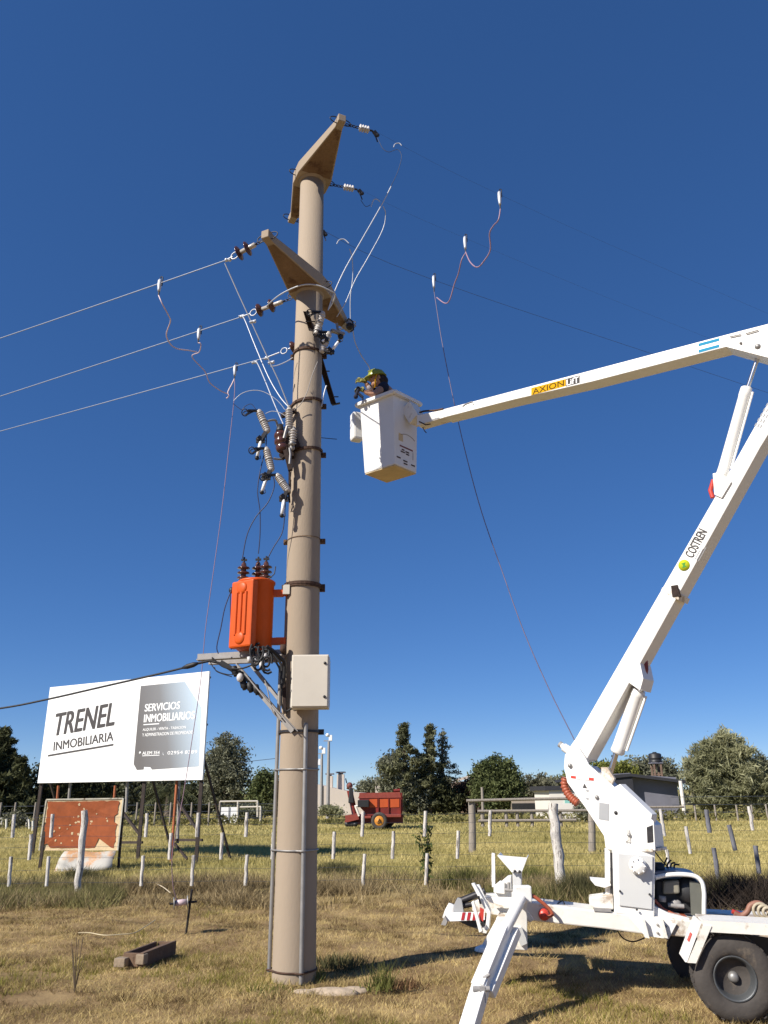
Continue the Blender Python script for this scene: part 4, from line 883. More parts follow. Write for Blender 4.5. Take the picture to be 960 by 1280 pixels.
q = MB(); bk_rect(q, .08, .265, .33, .285); q.build('label_header', M('dark_red_print', (.16, .03, .03), .6), bu)
q = MB(); 
for u_, v_, w_ in ((.12, .225, .05), (.19, .215, .07), (.10, .195, .08), (.20, .185, .06), (.33, .15, .005), (.03, .10, .07), (.15, .085, .08), (.30, .07, .07), (.16, .05, .07)): bk_rect(q, u_, v_, u_+w_, v_+.018 if w_ > .01 else v_+.11)
q.build('label_print', inkp, bu)
q = MB(); bk_rect(q, .06, .34, .36, .44, .003); q.build('worn_patch', fibreb, bu)
q = MB(); q.tube(smooth([bN+eR*a_+upR*b_+nR*.006 for a_, b_ in ((.1, .43), (.2, .46), (.3, .45), (.36, .42))]), .005, 5); q.build('strap', galvd, bu)
bc_ = at(446, 534, 9.42); q = MB(); q.obox(bc_, V((.07, .03, 0)), V((-.03, .07, 0)), V((0, 0, .20))); q.build('tool_bin', fibre, bu, bevel=.03)
q = MB(); q.bar(tN.lerp(tR, .6)+nR*.02-V((0,0,.12)), bw(522, 526, 0), .16, .16); q.build('bucket_mount', whited, bu)
# wheels
wc = tw(919.5, 1224, .86); wr = wc.z if wc.z < .36 else .32
wr = min(.33, max(.29, wc.z)); 
def wheel(c, sgn):
    P0, P1 = c - nn*sgn*.21, c      # inner to outer face
    q = MB(); Rr = wr
    q.lathe(P0, P1, [(0, Rr*.52), (0, Rr*.62), (-.02, Rr*.80), (.08, Rr*.95), (.2, Rr), (.8, Rr), (.92, Rr*.95), (1.02, Rr*.80), (1.0, Rr*.62), (.94, Rr*.50), (.6, Rr*.48)], 48); w_ = q.build('wheel', rubber, lift)
    q = MB(); q.lathe(c - nn*sgn*.16, c-nn*sgn*.005, [(0, .001), (.0, Rr*.40), (.5, Rr*.46), (.95, Rr*.52), (1, Rr*.52), (.92, Rr*.47), (.55, Rr*.42), (.30, Rr*.36), (.28, .05)], 36)
    q.build('rim', rimm, w_)
    q = MB(); q.lathe(c-nn*sgn*.12, c-nn*sgn*.045, [(0, .042), (.5, .038), (.8, .034), (1, .02)], 18); q.build('hub_cap', galv, w_)
    q = MB()
    for k in range(5): a_ = k*1.2566+.4; p = c-nn*sgn*.115 + er*math.cos(a_)*.075+V((0,0,1))*math.sin(a_)*.075; q.lathe(p, p+nn*sgn*.025, [(0, .012), (1, .011)], 6)
    q.build('wheel_nut', galvd, w_)
    q = MB()
    for k in range(60):
        a_ = 2*math.pi*k/60; rad_ = er*math.cos(a_)+V((0,0,1))*math.sin(a_); tg = -er*math.sin(a_)+V((0,0,1))*math.cos(a_)
        for f_ in (.28, .5, .72): 
            p = P0.lerp(P1, f_+(.05 if k % 2 else -.05)) + rad_*(Rr+.002); q.obox(p, nn*.018, tg*.011, rad_*.005)
    q.build('tread_block', rubber, w_)
wheel(wc, 1); wheel(wc-nn*1.72-V((0,0,.10)), -1)
q = MB(); q.tube([wc-nn*.1, wc-nn*1.62-V((0,0,.10))], .035, 10); q.build('axle', blackp, lift)
# fenders
def fender(w0, w1, name='mudguard'):
    f1, f2 = tw(878, 1153, .90), tw(859, 1203, .90); ftop = f1 - (V((0,0,.13)) if w0 < 0 else V((0,0,0))) - (er*.12 if w0 < 0 else er*0); fb = f2 - (er*.12 if w0 < 0 else er*0)
    sh = nn*(w0-.90); dp = nn*(w1-w0)
    back = ftop + er*1.25 - V((0,0,.0)); th = .012
    q = MB(); q.prism([ftop+sh, back+sh, back+sh+dp, ftop+sh+dp], V((0,0,.014))); fo = q.build(name, whited, lift, bevel=.003)
    sk = nn*(.006 if w0 > 0 else -.006)
    q = MB(); q.prism([ftop+sh+sk-V((0,0,.062)), back+sh+sk-V((0,0,.062)), back+sh+sk+V((0,0,.014)), ftop+sh+sk+V((0,0,.014))], -sk.normalized()*.01); q.build('side_lip', whited, fo)
    q = MB(); e_ = (fb-ftop); nrm = V((e_.z, 0, -e_.x)).normalized()*.014
    q.prism([ftop+sh-er*.004, fb+sh, fb+sh+dp, ftop+sh+dp-er*.004], -er*.014); fp = q.build('front_plate', whitep, fo, bevel=.002)
    if w0 > 0:
        q = MB(); q.prism([ftop+sk+V((.0,0,-.02)), fb+sk, fb+sk+er*.06, ftop+sk+er*.06+V((0,0,-.02))], nn*.008); q.build('side_flange', whited, fo)
        e1_ = dp.normalized(); e2_ = e_.normalized(); c_ = ftop+dp*.42+e_*.45-er*.02
        q = MB(); q.prism([c_-e1_*.035-e2_*.03, c_+e1_*.035-e2_*.03, c_+e1_*.035+e2_*.03, c_-e1_*.035+e2_*.03], -er*.006); q.build('red_reflector', redp, fo)
        q = MB(); q.tube(smooth([tw(x_, y_, .89) for x_, y_ in ((884, 1160), (887, 1163), (891, 1159), (894, 1163), (898, 1160))]), .007, 6); q.build('coiled_wire', darkm, fo)
    return fo
fender(.90, .56); fender(-.52, -.86)
q = MB(); q.prism([tw(884, 1160, .55), tw(960, 1172, .55), tw(1010, 1180, .55), tw(1010, 1235, .55), tw(870, 1205, .55)], -nn*.01); q.build('wheel_well_plate', blackp, lift)
# engine and its hoop
q = MB(); hoop = smooth([tw(*p_, .10) for p_ in ((819, 1097), (832, 1094), (850, 1093), (868, 1095), (877, 1102), (880, 1115), (880, 1130), (880, 1146))], 6); q.tube(hoop, .018, 10); en = q.build('engine_guard', whitep, lift)
q = MB(); q.tube([p-nn*.42 for p in hoop], .018, 8); q.build('engine_guard_rear', whited, en)
q = MB(); q.prism([tw(*p_, .08) for p_ in ((819, 1090), (845, 1088), (870, 1093), (872, 1096), (819, 1096))], -nn*.38); q.build('guard_cover', M('blue_grey_sheet', (.16, .18, .24), .35, .4), en)
eng = tslab('engine', [(819, 1100), (868, 1098), (874, 1110), (872, 1142), (819, 1142)], -.05, .28, blackp, lift, .02)
tslab('air_filter', [(830, 1102), (849, 1100), (850, 1117), (829, 1118)], .04, .10, M('drab_plastic', (.24, .22, .17), .6), eng, .015)
q = MB(); q.lathe(tw(861, 1112, .02), tw(861, 1112, -.1), [(0, .03), (.1, .10), (1, .11)], 20); q.build('recoil_starter', blackp, eng)
q = MB(); q.ball(tw(845, 1130, .03), .05, .03, .035); q.tube([tw(835, 1131, .05), tw(855, 1133, .05)], .018, 8); q.lathe(tw(828, 1120, .05), tw(828, 1127, .05), [(0, .03), (1, .03)], 10); q.build('carburettor', galvd, eng)
q = MB(); q.tube([tw(*p_, .08) for p_ in ((818, 1125), (828, 1136), (842, 1143), (858, 1147))], .014, 8); q.prism([tw(*p_, .12) for p_ in ((836, 1143), (858, 1145), (860, 1149), (838, 1149))], -nn*.2); q.build('red_frame', redo, eng)
tslab('engine_tray', [(817, 1132), (837, 1142), (862, 1148), (862, 1152), (817, 1147)], .18, .36, whitep, eng, .004)
tslab('side_screen', [(862, 1101), (874, 1103), (878, 1112), (878, 1144), (864, 1144)], .06, .01, M('mesh_screen', (.12, .12, .10), .6), eng, 0)
q = MB(); q.lathe(tw(822, 1078, -.1), tw(824, 1093, -.1), [(0, .04), (.2, .055), (1, .06)], 12); q.tube(smooth([tw(*p_, -.1) for p_ in ((818, 1064), (826, 1074), (836, 1085))]), .006, 6)
for k in range(4): q.tube(smooth([tw(828+k*5, 1088, -.2), tw(831+k*4, 1078+k, -.2), tw(834+k*5, 1072+k*3, -.2)]), .008, 5)
q.build('exhaust_and_levers', blackp, eng)
q = MB(); q.tube(smooth([tw(*p_, .35) for p_ in ((918, 1142), (926, 1145), (934, 1140), (938, 1132), (947, 1129), (955, 1133), (962, 1140))]), .022, 8); q.build('coiled_hose', M('brown_hose', (.26, .12, .08), .6), lift)
q = MB(); q.tube([tw(915, 1139, .3), tw(922, 1142, .3), tw(930, 1146, .3)], .018, 8); q.build('red_hose', redp, lift)
q = MB(); rc_ = tw(951, 1139, .40)
for k in range(3): q.tube([rc_ + er*(.02*k)+nn*(.03*k) + (er*math.cos(t)+V((0,0,1))*math.sin(t))*(.055-.010*k) for t in [2*math.pi*j/16 for j in range(17)]], .013, 6)
q.build('hose_coil', M('cream_plastic', (.40, .34, .24), .6, var=.2, scale=20), lift)
# drawbar, light bar and jack at the front
dbm = tslab('drawbar', [(660, 1128), (606, 1121), (590, 1128), (590, 1139), (660, 1151)], .12, .14, whited, lift, .008)
tslab('drawbar', [(660, 1126), (640, 1118), (600, 1118), (600, 1124), (650, 1136)], -.12, .12, whited, dbm, .006)
lbar = tslab('light_bar', [(557, 1147), (559, 1141), (606, 1140), (606, 1150), (560, 1152)], .16, .02, whitev, lift, .002)
for k in range(4):
    x0 = 578+k*7.0; tslab('red_stripe', [(x0, 1140.6), (x0+3.8, 1140.5), (x0+2, 1150), (x0-1.8, 1150.3)], .164, .004, M('stripe_red', (.36, .02, .03), .4) if k == 0 else MATS['stripe_red'], lbar, 0)
tslab('number_plate_arm', [(572, 1122), (577, 1124), (580, 1142), (564, 1142), (568, 1130)], .13, .03, lgrey, lbar, .004)
q = MB(); q.lathe(tw(565, 1130, .1), tw(561, 1149, .1), [(0, .03), (.5, .05), (1, .06)], 14); q.build('coupling_cup', whitep, lbar)
q = MB(); q.prism([tw(*p_, .2) for p_ in ((556, 1145), (559, 1152), (557, 1157), (551, 1156))], -nn*.10); q.build('skid_foot', galvd, lbar)
q = MB(); q.tube([tw(574, 1127, .05), tw(606, 1114, .05)], .03, 10); q.tube([tw(576, 1133, .08), tw(600, 1128, .08)], .022, 8); q.ball(tw(574, 1127, .05), .035); q.build('winch_drum', darkm, lbar)
tslab('under_plate', [(570, 1150), (608, 1150), (610, 1158), (598, 1162), (584, 1157)], .1, .2, blackp, lbar, .004)
# front cross member that carries the two outriggers, with a plate added to broaden the shadow
cmc = tw(640, 1140, .1); cmc = V((cmc.x, cmc.y, .53))
q = MB(); q.obox(cmc - nn*.35, er*.11, nn*.72, V((0,0,.07))); xm = q.build('cross_member', whited, dbm, bevel=.008)
q = MB(); q.prism([cmc+er*.15-nn*.45+V((0,0,.05)), cmc+er*.95-nn*.30+V((0,0,.03)), cmc+er*.95-nn*.75+V((0,0,.03)), cmc+er*.15-nn*.95+V((0,0,.05))], V((0,0,.02))); q.build('shadow_plate', whited, dbm)
q = MB(); t_ = cmc-nn*1.05; f_ = V((t_.x-.25, t_.y+.75, .02)); q.bar(t_+V((0,0,.1)), f_, .10, .09); q.lathe(f_-V((0,0,.02)), f_+V((0,0,.04)), [(0, .14), (.5, .13), (1, .05)], 16); q.build('far_outrigger_leg', whitep, lift, bevel=.005)
# folded pad frame, two white flats with a reflector between
pf = tslab('pad_frame', [(589, 1104.5), (593, 1104), (613, 1140), (611, 1162), (607, 1163), (608.5, 1142)], .40, .05, whitep, lift, .003)
tslab('pad_flat', [(589, 1128), (592, 1126), (603, 1164), (599, 1166)], .42, .05, whitep, pf, .003)
tslab('pad_flat', [(595, 1106), (599, 1106), (614, 1138), (612, 1162), (606, 1160), (609, 1139)], .36, .04, whitep, pf, .003)
tslab('pad_reflector', [(600, 1134), (605, 1137), (604, 1152), (600, 1150)], .39, .01, redp, pf, 0)
tslab('pad_base', [(600, 1160), (610, 1161), (608, 1167), (601, 1166)], .41, .12, whited, pf, .003)
q = MB(); q.tube([tw(602, 1153, .43), tw(605, 1158, .43)], .015, 8); q.tube([tw(598, 1120, .43), tw(601, 1130, .43)], .01, 6); q.build('pad_pin', darkm, pf)
tslab('marker_post', [(614.5, 1067), (618.5, 1067), (619, 1109), (615, 1109)], .0, .04, whitep, lift, .002)
cl = tslab('jack_housing', [(617, 1110), (626, 1103), (634, 1096), (639, 1095), (640, 1130), (620, 1122)], .18, .14, whitep, lift, .01)
tslab('jack_plate', [(617, 1108), (625, 1101), (631, 1103), (631, 1118), (617, 1116)], .24, .05, whitep, cl, .008)
q = MB(); q.tube([tw(636, 1103, .26), tw(636, 1112, .26)], .014, 6); q.tube([tw(631, 1112, .26), tw(641, 1113, .26)], .014, 6); q.build('jack_pin', galvd, cl)
tslab('mounting_bracket', [(605, 1121), (640, 1122), (641, 1136), (612, 1128)], .26, .04, whited, cl, .004)
# boom rest trough on its post
ro = tslab('rest_post', [(640.5, 1088), (651.5, 1088), (652, 1130), (651, 1150), (642, 1150)], .42, .14, whiteg, lift, .005)
q = MB()
F_ = [(622.5, 1069), (658, 1072), (651, 1090), (641, 1090)]
q.prism([tw(*p_, .46) for p_ in F_], -nn*.012); q.prism([tw(*p_, .14) for p_ in F_], -nn*.012)
q.prism([tw(622.5, 1069, .46), tw(641, 1090, .46), tw(640, 1090.8, .46), tw(621.5, 1069.5, .46)], -nn*.33)
q.prism([tw(658, 1072, .46), tw(651, 1090, .46), tw(652, 1090.5, .46), tw(659, 1072.3, .46)], -nn*.33)
q.build('boom_rest', whitep, ro)
q = MB()
for p_ in ((643.5, 1089), (649.5, 1089.5)): a_ = tw(*p_, .466); q.lathe(a_, a_+nn*.012, [(0, .012), (1, .01)], 8)
q.build('bolt', darkm, ro)
# near outrigger
def LY(px, py, Yv): return at(px, py, Yv)
og = MB(); og.bar(LY(649, 1116, 7.22), LY(649.5, 1186, 7.22), .12, .11); ogo = og.build('outrigger_bracket', whited, lift, bevel=.006)
q = MB(); q.obox(LY(653, 1117, 7.12), V((.07,0,0)), V((0,.05,0)), V((0,0,.06))); q.build('outrigger_hinge', whitep, ogo, bevel=.01)
q = MB(); q.tube([LY(652, 1122, 7.08), LY(626, 1172, 6.86)], .045, 16); q.build('outrigger_tube', whitep, ogo)
q = MB(); q.bar(LY(629, 1163, 6.92), LY(599, 1236, 6.55), .105, .10); q.build('outrigger_leg', whitep, ogo, bevel=.006)
q = MB(); q.bar(LY(645, 1163, 6.98), LY(612, 1243, 6.58), .07, .07); q.build('outrigger_strut', whitep, ogo, bevel=.005)
q = MB(); q.bar(LY(603, 1228, 6.60), LY(585, 1288, 6.34), .115, .09); q.build('outrigger_shin', whitep, ogo, bevel=.006)
ft = gnd(582, 1300); q = MB(); q.lathe(V((ft.x, ft.y, 0)), V((ft.x, ft.y, .05)), [(0, .15), (.5, .14), (1, .05)], 20); q.build('outrigger_foot', whited, ogo)
q = MB(); a_ = LY(602, 1240, 6.46)
q.tube([LY(591, 1236, 6.5), LY(612, 1236, 6.5)], .018, 8); q.obox(LY(603, 1243, 6.5), V((.02,0,0)), V((0,.02,0)), V((0,0,.05))); q.tube([LY(604, 1223, 6.55), LY(612, 1218, 6.55)], .013, 6); q.build('locking_pin', galvd, ogo)
q = MB(); q.bar(LY(647, 1160, 7.15), LY(655, 1180, 7.15), .06, .06); q.build('outrigger_stub', whiteg, ogo)
q = MB(); q.tube(smooth([tw(*p_, .30) for p_ in ((658, 1117), (668, 1121), (680, 1130), (688, 1138), (691, 1144))]), .015, 8); q.tube(smooth([tw(*p_, .30) for p_ in ((684, 1146), (688, 1145), (691.5, 1143))]), .012, 8); q.build('red_hose', redo, ch)
q = MB(); q.lathe(tw(680, 1143, .27), tw(680, 1143, .21), [(0, .03), (.3, .045), (1, .05)], 14); q.build('plug_socket', redp, ch)
tslab('chassis_tab', [(656, 1134), (668, 1150), (662, 1153), (654, 1146)], .33, .03, whited, ch, .003)
q = MB(); q.tube(smooth([tw(*p_, .1) for p_ in ((694, 1132), (703, 1126), (707, 1133), (712, 1134))]), .006, 6); q.build('thin_cable', darkm, ch)

# ================================================================== WORKER
hc = at(471.5, 474, 9.25); wk = thing('person', V((.12, 9.25, 5.44)), 'worker in a lime helmet and dark shirt reaching out over the bucket rim', 'person')
def skinmesh(name, verts, edges, radii, mat, parent, root=0, sub=2):
    off = WO[parent.name]; me = bpy.data.meshes.new(name); me.from_pydata([V(p)-off for p in verts], edges, []); me.materials.append(mat)
    o = bpy.data.objects.new(name, me); COL.objects.link(o); o.parent = parent; WO[o.name] = off
    md = o.modifiers.new('skin', 'SKIN'); md.use_smooth_shade = True; md.branch_smoothing = .6
    if not me.skin_vertices: 
        bm = bmesh.new(); bm.from_mesh(me); bm.verts.layers.skin.verify(); bm.to_mesh(me); bm.free()
    for i, r_ in enumerate(radii):
        me.skin_vertices[0].data[i].radius = r_ if isinstance(r_, tuple) else (r_, r_); me.skin_vertices[0].data[i].use_root = (i == root)
    s_ = o.modifiers.new('sub', 'SUBSURF'); s_.levels = sub; s_.render_levels = sub; return o
hip = V((.20, 9.30, 6.02)); nk = at(478, 484, 9.27); chs = at(484, 495, 9.29)
shn = nk + V((.03, -.16, -.07)); shf = nk + V((.03, .16, -.07))
elb = at(467, 494, 9.02); hnd = at(454.5, 489, 9.03); elf = at(462, 486, 9.35); hnf = at(457, 478, 9.3)
kn = V((.02, 9.17, 5.82)); kf = V((.02, 9.38, 5.82)); fn = V((.14, 9.16, 5.50)); ff = V((.14, 9.38, 5.50))
head_low = hc - V((0,0,.09))
vs_ = [hip, V((.22, 9.29, 6.22)), chs, nk, head_low, shn, elb, hnd, shf, elf, hnf, hip+V((-.02, -.09, -.04)), kn, fn, hip+V((-.02, .09, -.04)), kf, ff, fn+V((-.12, 0, -.02)), ff+V((-.12, 0, -.02))]
eds = [(0,1), (1,2), (2,3), (3,4), (3,5), (5,6), (6,7), (3,8), (8,9), (9,10), (0,11), (11,12), (12,13), (0,14), (14,15), (15,16), (13,17), (16,18)]
rd = [.13, .125, .145, .065, .055, .062, .042, .032, .062, .042, .032, .09, .065, .045, .09, .065, .045, .04, .04]
skinmesh('body', vs_, eds, rd, skin, wk)
# head with face, ears
q = MB(); fd = V((-.92, -.30, -.22)).normalized(); sdv = V((0,0,1)).cross(fd).normalized(); upd = fd.cross(sdv)
Ax = Matrix((fd, sdv, upd)).transposed()
q.ball(hc, .10, .078, .12, 20, Ax); q.ball(hc+fd*.045-upd*.06, .055, .05, .05, 12, Ax); q.ball(hc+fd*.10-upd*.012, .022, .014, .022, 8, Ax)
for s_ in (-1, 1): q.ball(hc+sdv*.080*s_-upd*.005, .02, .012, .03, 8, Ax)
hd = q.build('head', skin, wk)
q = MB()
for s_ in (-1, 1): q.ball(hc+fd*.086+sdv*.032*s_+upd*.012, .012, .013, .009, 8, Ax)
q.ball(hc+fd*.094-upd*.052, .008, .024, .006, 8, Ax); q.build('eyes_and_mouth', hair, hd)
q = MB(); q.ball(hc-fd*.03-upd*.01, .098, .086, .10, 14, Ax); q.ball(hc-fd*.085-upd*.03, .06, .08, .075, 12, Ax); q.build('hair', hair, wk)
# helmet: dome, brim, ridge, strap
q = MB(); vsd = []; n_ = 24
for i in range(7):
    th__ = math.pi/2*i/6*.98
    for k in range(n_): ph = 2*math.pi*k/n_; vsd.append(hc+upd*.03 + fd*(.128*math.cos(ph)*math.cos(th__)) + sdv*(.104*math.sin(ph)*math.cos(th__)) + upd*(.115*math.sin(th__)))
fsd = [(i*n_+k, i*n_+(k+1) % n_, (i+1)*n_+(k+1) % n_, (i+1)*n_+k) for i in range(6) for k in range(n_)]; q.add(vsd, fsd, True)
q.add([vsd[6*n_+k] for k in range(n_)], [tuple(range(n_))])
br = []; 
for k in range(n_): ph = 2*math.pi*k/n_; ex_ = .175 if math.cos(ph) > .3 else .138; br.append(hc+upd*.028+fd*(ex_*math.cos(ph))+sdv*(.115*math.sin(ph)))
q.prism(br, upd*.008); q.tube([hc+upd*.12+fd*.10, hc+upd*.150+fd*.0, hc+upd*.12-fd*.10], .012, 6)
q.build('helmet', helm, wk)
q = MB(); q.tube(smooth([hc+upd*.03+sdv*.088+fd*.03, hc-upd*.05+sdv*.07+fd*.06, hc-upd*.115+fd*.06, hc-upd*.05-sdv*.07+fd*.06, hc+upd*.03-sdv*.088+fd*.03]), .009, 6); q.build('chin_strap', yel, wk)
# shirt over torso and upper arms, trousers
skinmesh('shirt', [hip+V((0,0,.06)), V((.22, 9.29, 6.24)), chs, nk-V((0,0,.03)), shn, shn.lerp(elb, .55), shf, shf.lerp(elf, .95)], [(0,1), (1,2), (2,3), (3,4), (4,5), (3,6), (6,7)], [.15, .145, .165, .085, .082, .068, .08, .055], navy, wk)
skinmesh('trousers', [hip+V((0,0,.02)), hip+V((-.02, -.09, -.04)), kn, fn+V((0,0,.04)), hip+V((-.02, .09, -.04)), kf, ff+V((0,0,.04))], [(0,1), (1,2), (2,3), (0,4), (4,5), (5,6)], [.145, .105, .08, .062, .105, .08, .062], MATS['navy_cloth'], wk)
skinmesh('boot', [fn+V((.03,0,.05)), fn+V((.02,0,-.02)), fn+V((-.13,0,-.03))], [(0,1), (1,2)], [.055, .052, .042], blackp, wk, sub=1); skinmesh('boot', [ff+V((.03,0,.05)), ff+V((.02,0,-.02)), ff+V((-.13,0,-.03))], [(0,1), (1,2)], [.055, .052, .042], blackp, wk, sub=1)
skinmesh('sleeve', [elf.lerp(shf, .3), elf.lerp(hnf, .15), hnf.lerp(elf, .25)], [(0,1), (1,2)], [.05, .048, .042], lightw, wk, sub=1)
# gloves with fingers gripping
def gloved(h, dr, up__, name='glove'):
    dr = dr.normalized(); up__ = (up__ - dr*up__.dot(dr)).normalized(); sd_ = dr.cross(up__)
    V_ = [h-dr*.03, h+dr*.02, h+dr*.06]; E = [(0,1), (1,2)]; Rr = [(.030,.026), (.036,.022), (.034,.02)]
    for k, ln in enumerate((.072, .082, .076, .060)):
        o_ = (k-1.5)*.021; b0 = h+dr*.075+up__*o_; i0 = len(V_)
        V_ += [b0, b0+dr*ln*.45+sd_*.012, b0+dr*ln*.6+sd_*.045, b0+dr*ln*.4+sd_*.068]; E += [(2, i0), (i0, i0+1), (i0+1, i0+2), (i0+2, i0+3)]; Rr += [.011, .0105, .0095, .0085]
    i0 = len(V_); b0 = h+dr*.015+up__*.035; V_ += [b0, b0+dr*.03+up__*.022+sd_*.02, b0+dr*.05+up__*.012+sd_*.048]; E += [(1, i0), (i0, i0+1), (i0+1, i0+2)]; Rr += [.013, .012, .010]
    return skinmesh(name, V_, E, Rr, glove, wk, root=1, sub=1)
gloved(hnd, hnd-elb, V((0,0,1))); gloved(hnf, (hnf-elf)+V((-.06, 0, -.04)), V((0,0,1)))
q = MB(); t0 = hnd+V((-.07,-.02,-.0)); q.tube([t0+V((0,0,.05)), t0, t0+V((-.03,0,-.08))], .022, 8); q.bar(t0+V((.0,0,-.04)), t0+V((.06,0,-.10)), .03, .03); q.tube([t0+V((.05,0,-.08)), t0+V((.06,0,-.13))], .014, 6); q.ball(t0+V((-.03,0,-.09)), .03)
tag(q.build('hand_tool', navy, origin=tuple(t0)), 'dark hand tool held in the gloved hand of the worker', 'tool')
# ================================================================== BILLBOARD
B0 = at(49, 978, 24.0); B1 = at(253, 972, 21.0); zb = 1.93; zt = 4.66
B0 = V((B0.x-.05, 24.0, zb)); B1 = V((B1.x, 21.0, zb)); be = (B1-B0).normalized(); BW = (B1-B0).length; bnr = V((be.y, -be.x, 0)).normalized(); UP = V((0,0,1))
bb = thing('billboard', V((B0.x, B0.y, 0)).lerp(V((B1.x, B1.y, 0)), .5), 'large white billboard with dark lettering on a dark steel frame', 'billboard')
def bpt(u, v, d=0): return B0 + be*u + UP*v + bnr*d
def bpx(px, py, d=0.0):
    p = onp(px, py, B0+bnr*d, bnr); return p
def buv(px, py): p = onp(px, py, B0, bnr)-B0; return p.dot(be), p.z
q = MB(); q.prism([bpt(0,0), bpt(BW,0), bpt(BW,zt-zb), bpt(0,zt-zb)], -bnr*.05); pan = q.build('panel', whitev, bb, bevel=.004)
# printed artwork
sh = M('print_grey', (0.17, 0.165, 0.165), .35, var=.05, scale=.5)
tt = sh.node_tree; bsd = tt.nodes['Principled BSDF']; g_ = tt.nodes.new('ShaderNodeNewGeometry'); sp_ = tt.nodes.new('ShaderNodeVectorMath'); sp_.operation = 'DOT_PRODUCT'
sp_.inputs[1].default_value = (be.x*.8, be.y*.8, .25); tt.links.new(g_.outputs['Position'], sp_.inputs[0])
ua = (bpx(177, 960).x*be.x+bpx(177, 960).y*be.y)*.8+bpx(177, 960).z*.25; ub_ = (bpx(250, 900).x*be.x+bpx(250, 900).y*be.y)*.8+bpx(250, 900).z*.25
mr_ = tt.nodes.new('ShaderNodeMapRange'); mr_.inputs[1].default_value = ua; mr_.inputs[2].default_value = ub_; tt.links.new(sp_.outputs['Value'], mr_.inputs[0])
cr_ = tt.nodes.new('ShaderNodeValToRGB'); cr_.color_ramp.elements[0].color = (.135, .125, .12, 1); cr_.color_ramp.elements[1].color = (.46, .56, .66, 1); e3 = cr_.color_ramp.elements.new(.45); e3.color = (.20, .20, .205, 1)
tt.links.new(mr_.outputs[0], cr_.inputs[0]); tt.links.new(cr_.outputs[0], bsd.inputs['Base Color'])
q = MB(); q.prism([bpx(x_, y_, .003) for x_, y_ in ((176, 857.5), (231, 852), (251.5, 884), (248.5, 958), (190, 962), (188, 959), (180, 958.5), (179.5, 962), (171, 962.5), (167, 955))], bnr*.001); q.build('grey_print_panel', sh, pan)
q = MB(); q.prism([bpx(x_, y_, .003) for x_, y_ in ((234, 851.5), (241, 850.5), (253, 872), (252.5, 882))], bnr*.001); q.build('pale_print_band', M('print_pale', (.66, .70, .74), .4, var=.02), pan)
q = MB(); q.prism([bpx(x_, y_, .003) for x_, y_ in ((181, 959.5), (188, 960), (190, 964), (181, 966))], bnr*.001); q.build('pale_print_mark', M('print_mint', (.60, .78, .76), .4, var=.02), pan)
def bt(txt, x0, y0, x1, top, mat, par=pan, d=.006, rot=0.0, **kw):
    (u0_, v0_), (u1_, v1_), (ut, vt) = buv(x0, y0), buv(x1, y0), buv(x0, top)
    ex = be*math.cos(rot)+UP*math.sin(rot); ey = UP*math.cos(rot)-be*math.sin(rot)
    return text_mb(txt, bpt(u0_, v0_, d), ex, ey, vt-v0_, u1_-u0_, thick=.001, **kw).build('lettering', mat, par)
def rowv(x, y): return buv(x, y)[1]
# the rows are level on the board; heights are read at each row's left end
bt('TRENEL', 68.5, 919.5, 141.5, 892.5, greyp, bold=.035, shear=.20, rot=R(4.6))
bt('INMOBILIARIA', 67, 938.5, 140.5, 927.5, greyp, bold=.028, rot=R(4.8))
q = MB(); (u0_, v0_), (u1_, _) = buv(60, 945.8), buv(142, 930); dv_ = (u1_-u0_)*math.tan(R(4.8)); q.prism([bpt(u0_, v0_, .005), bpt(u1_, v0_+dv_, .005), bpt(u1_, v0_+dv_+.05, .005), bpt(u0_, v0_+.05, .005)], bnr*.001); q.build('underline', greyp, pan)
bt('SERVICIOS', 181, 889.5, 224.5, 880.3, whitev, bold=.035)
bt('INMOBILIARIOS', 180, 903, 243, 893.3, whitev, bold=.035)
q = MB(); (u0_, v0_), (u1_, _) = buv(179.5, 906.5), buv(199, 906); q.prism([bpt(u0_, v0_, .006), bpt(u1_, v0_, .006), bpt(u1_, v0_+.025, .006), bpt(u0_, v0_+.025, .006)], bnr*.001); q.build('rule_line', whitev, pan)
bt('ALQUILER - VENTA - TASACION', 178.5, 914.3, 232, 910.5, whitev, bold=.02)
bt('Y ADMINISTRACION DE PROPIEDADES', 178, 920.6, 242, 916.8, whitev, bold=.02)
bt('ALEM 354', 178, 943.5, 199.5, 939.5, whitev, bold=.03)
bt('02954 8389', 209.5, 943.3, 246.5, 939, whitev, bold=.01)
q = MB(); (u0_, v0_), (u1_, _) = buv(178, 945.2), buv(199.5, 945); q.prism([bpt(u0_, v0_, .006), bpt(u1_, v0_, .006), bpt(u1_, v0_+.015, .006), bpt(u0_, v0_+.015, .006)], bnr*.001)
c_ = bpx(175, 941, .006); q.lathe(c_, c_+bnr*.001, [(0, .035), (1, .035)], 12)
ph_ = bpx(205.5, 941.5, .006); q.tube([ph_+be*.05*math.cos(t)+UP*.05*math.sin(t) for t in [math.pi*.9+k*.25 for k in range(7)]], .008, 5)
q.build('print_icon', whitev, pan)
q = MB()
for u_ in (1.05, 2.1, 4.9): q.prism([bpt(u_, .01, .0012), bpt(u_+.006, .01, .0012), bpt(u_+.006, zt-zb-.01, .0012), bpt(u_, zt-zb-.01, .0012)], bnr*.0006)
q.build('sheet_joint', M('joint_grey', (.5, .5, .5), .7), pan)
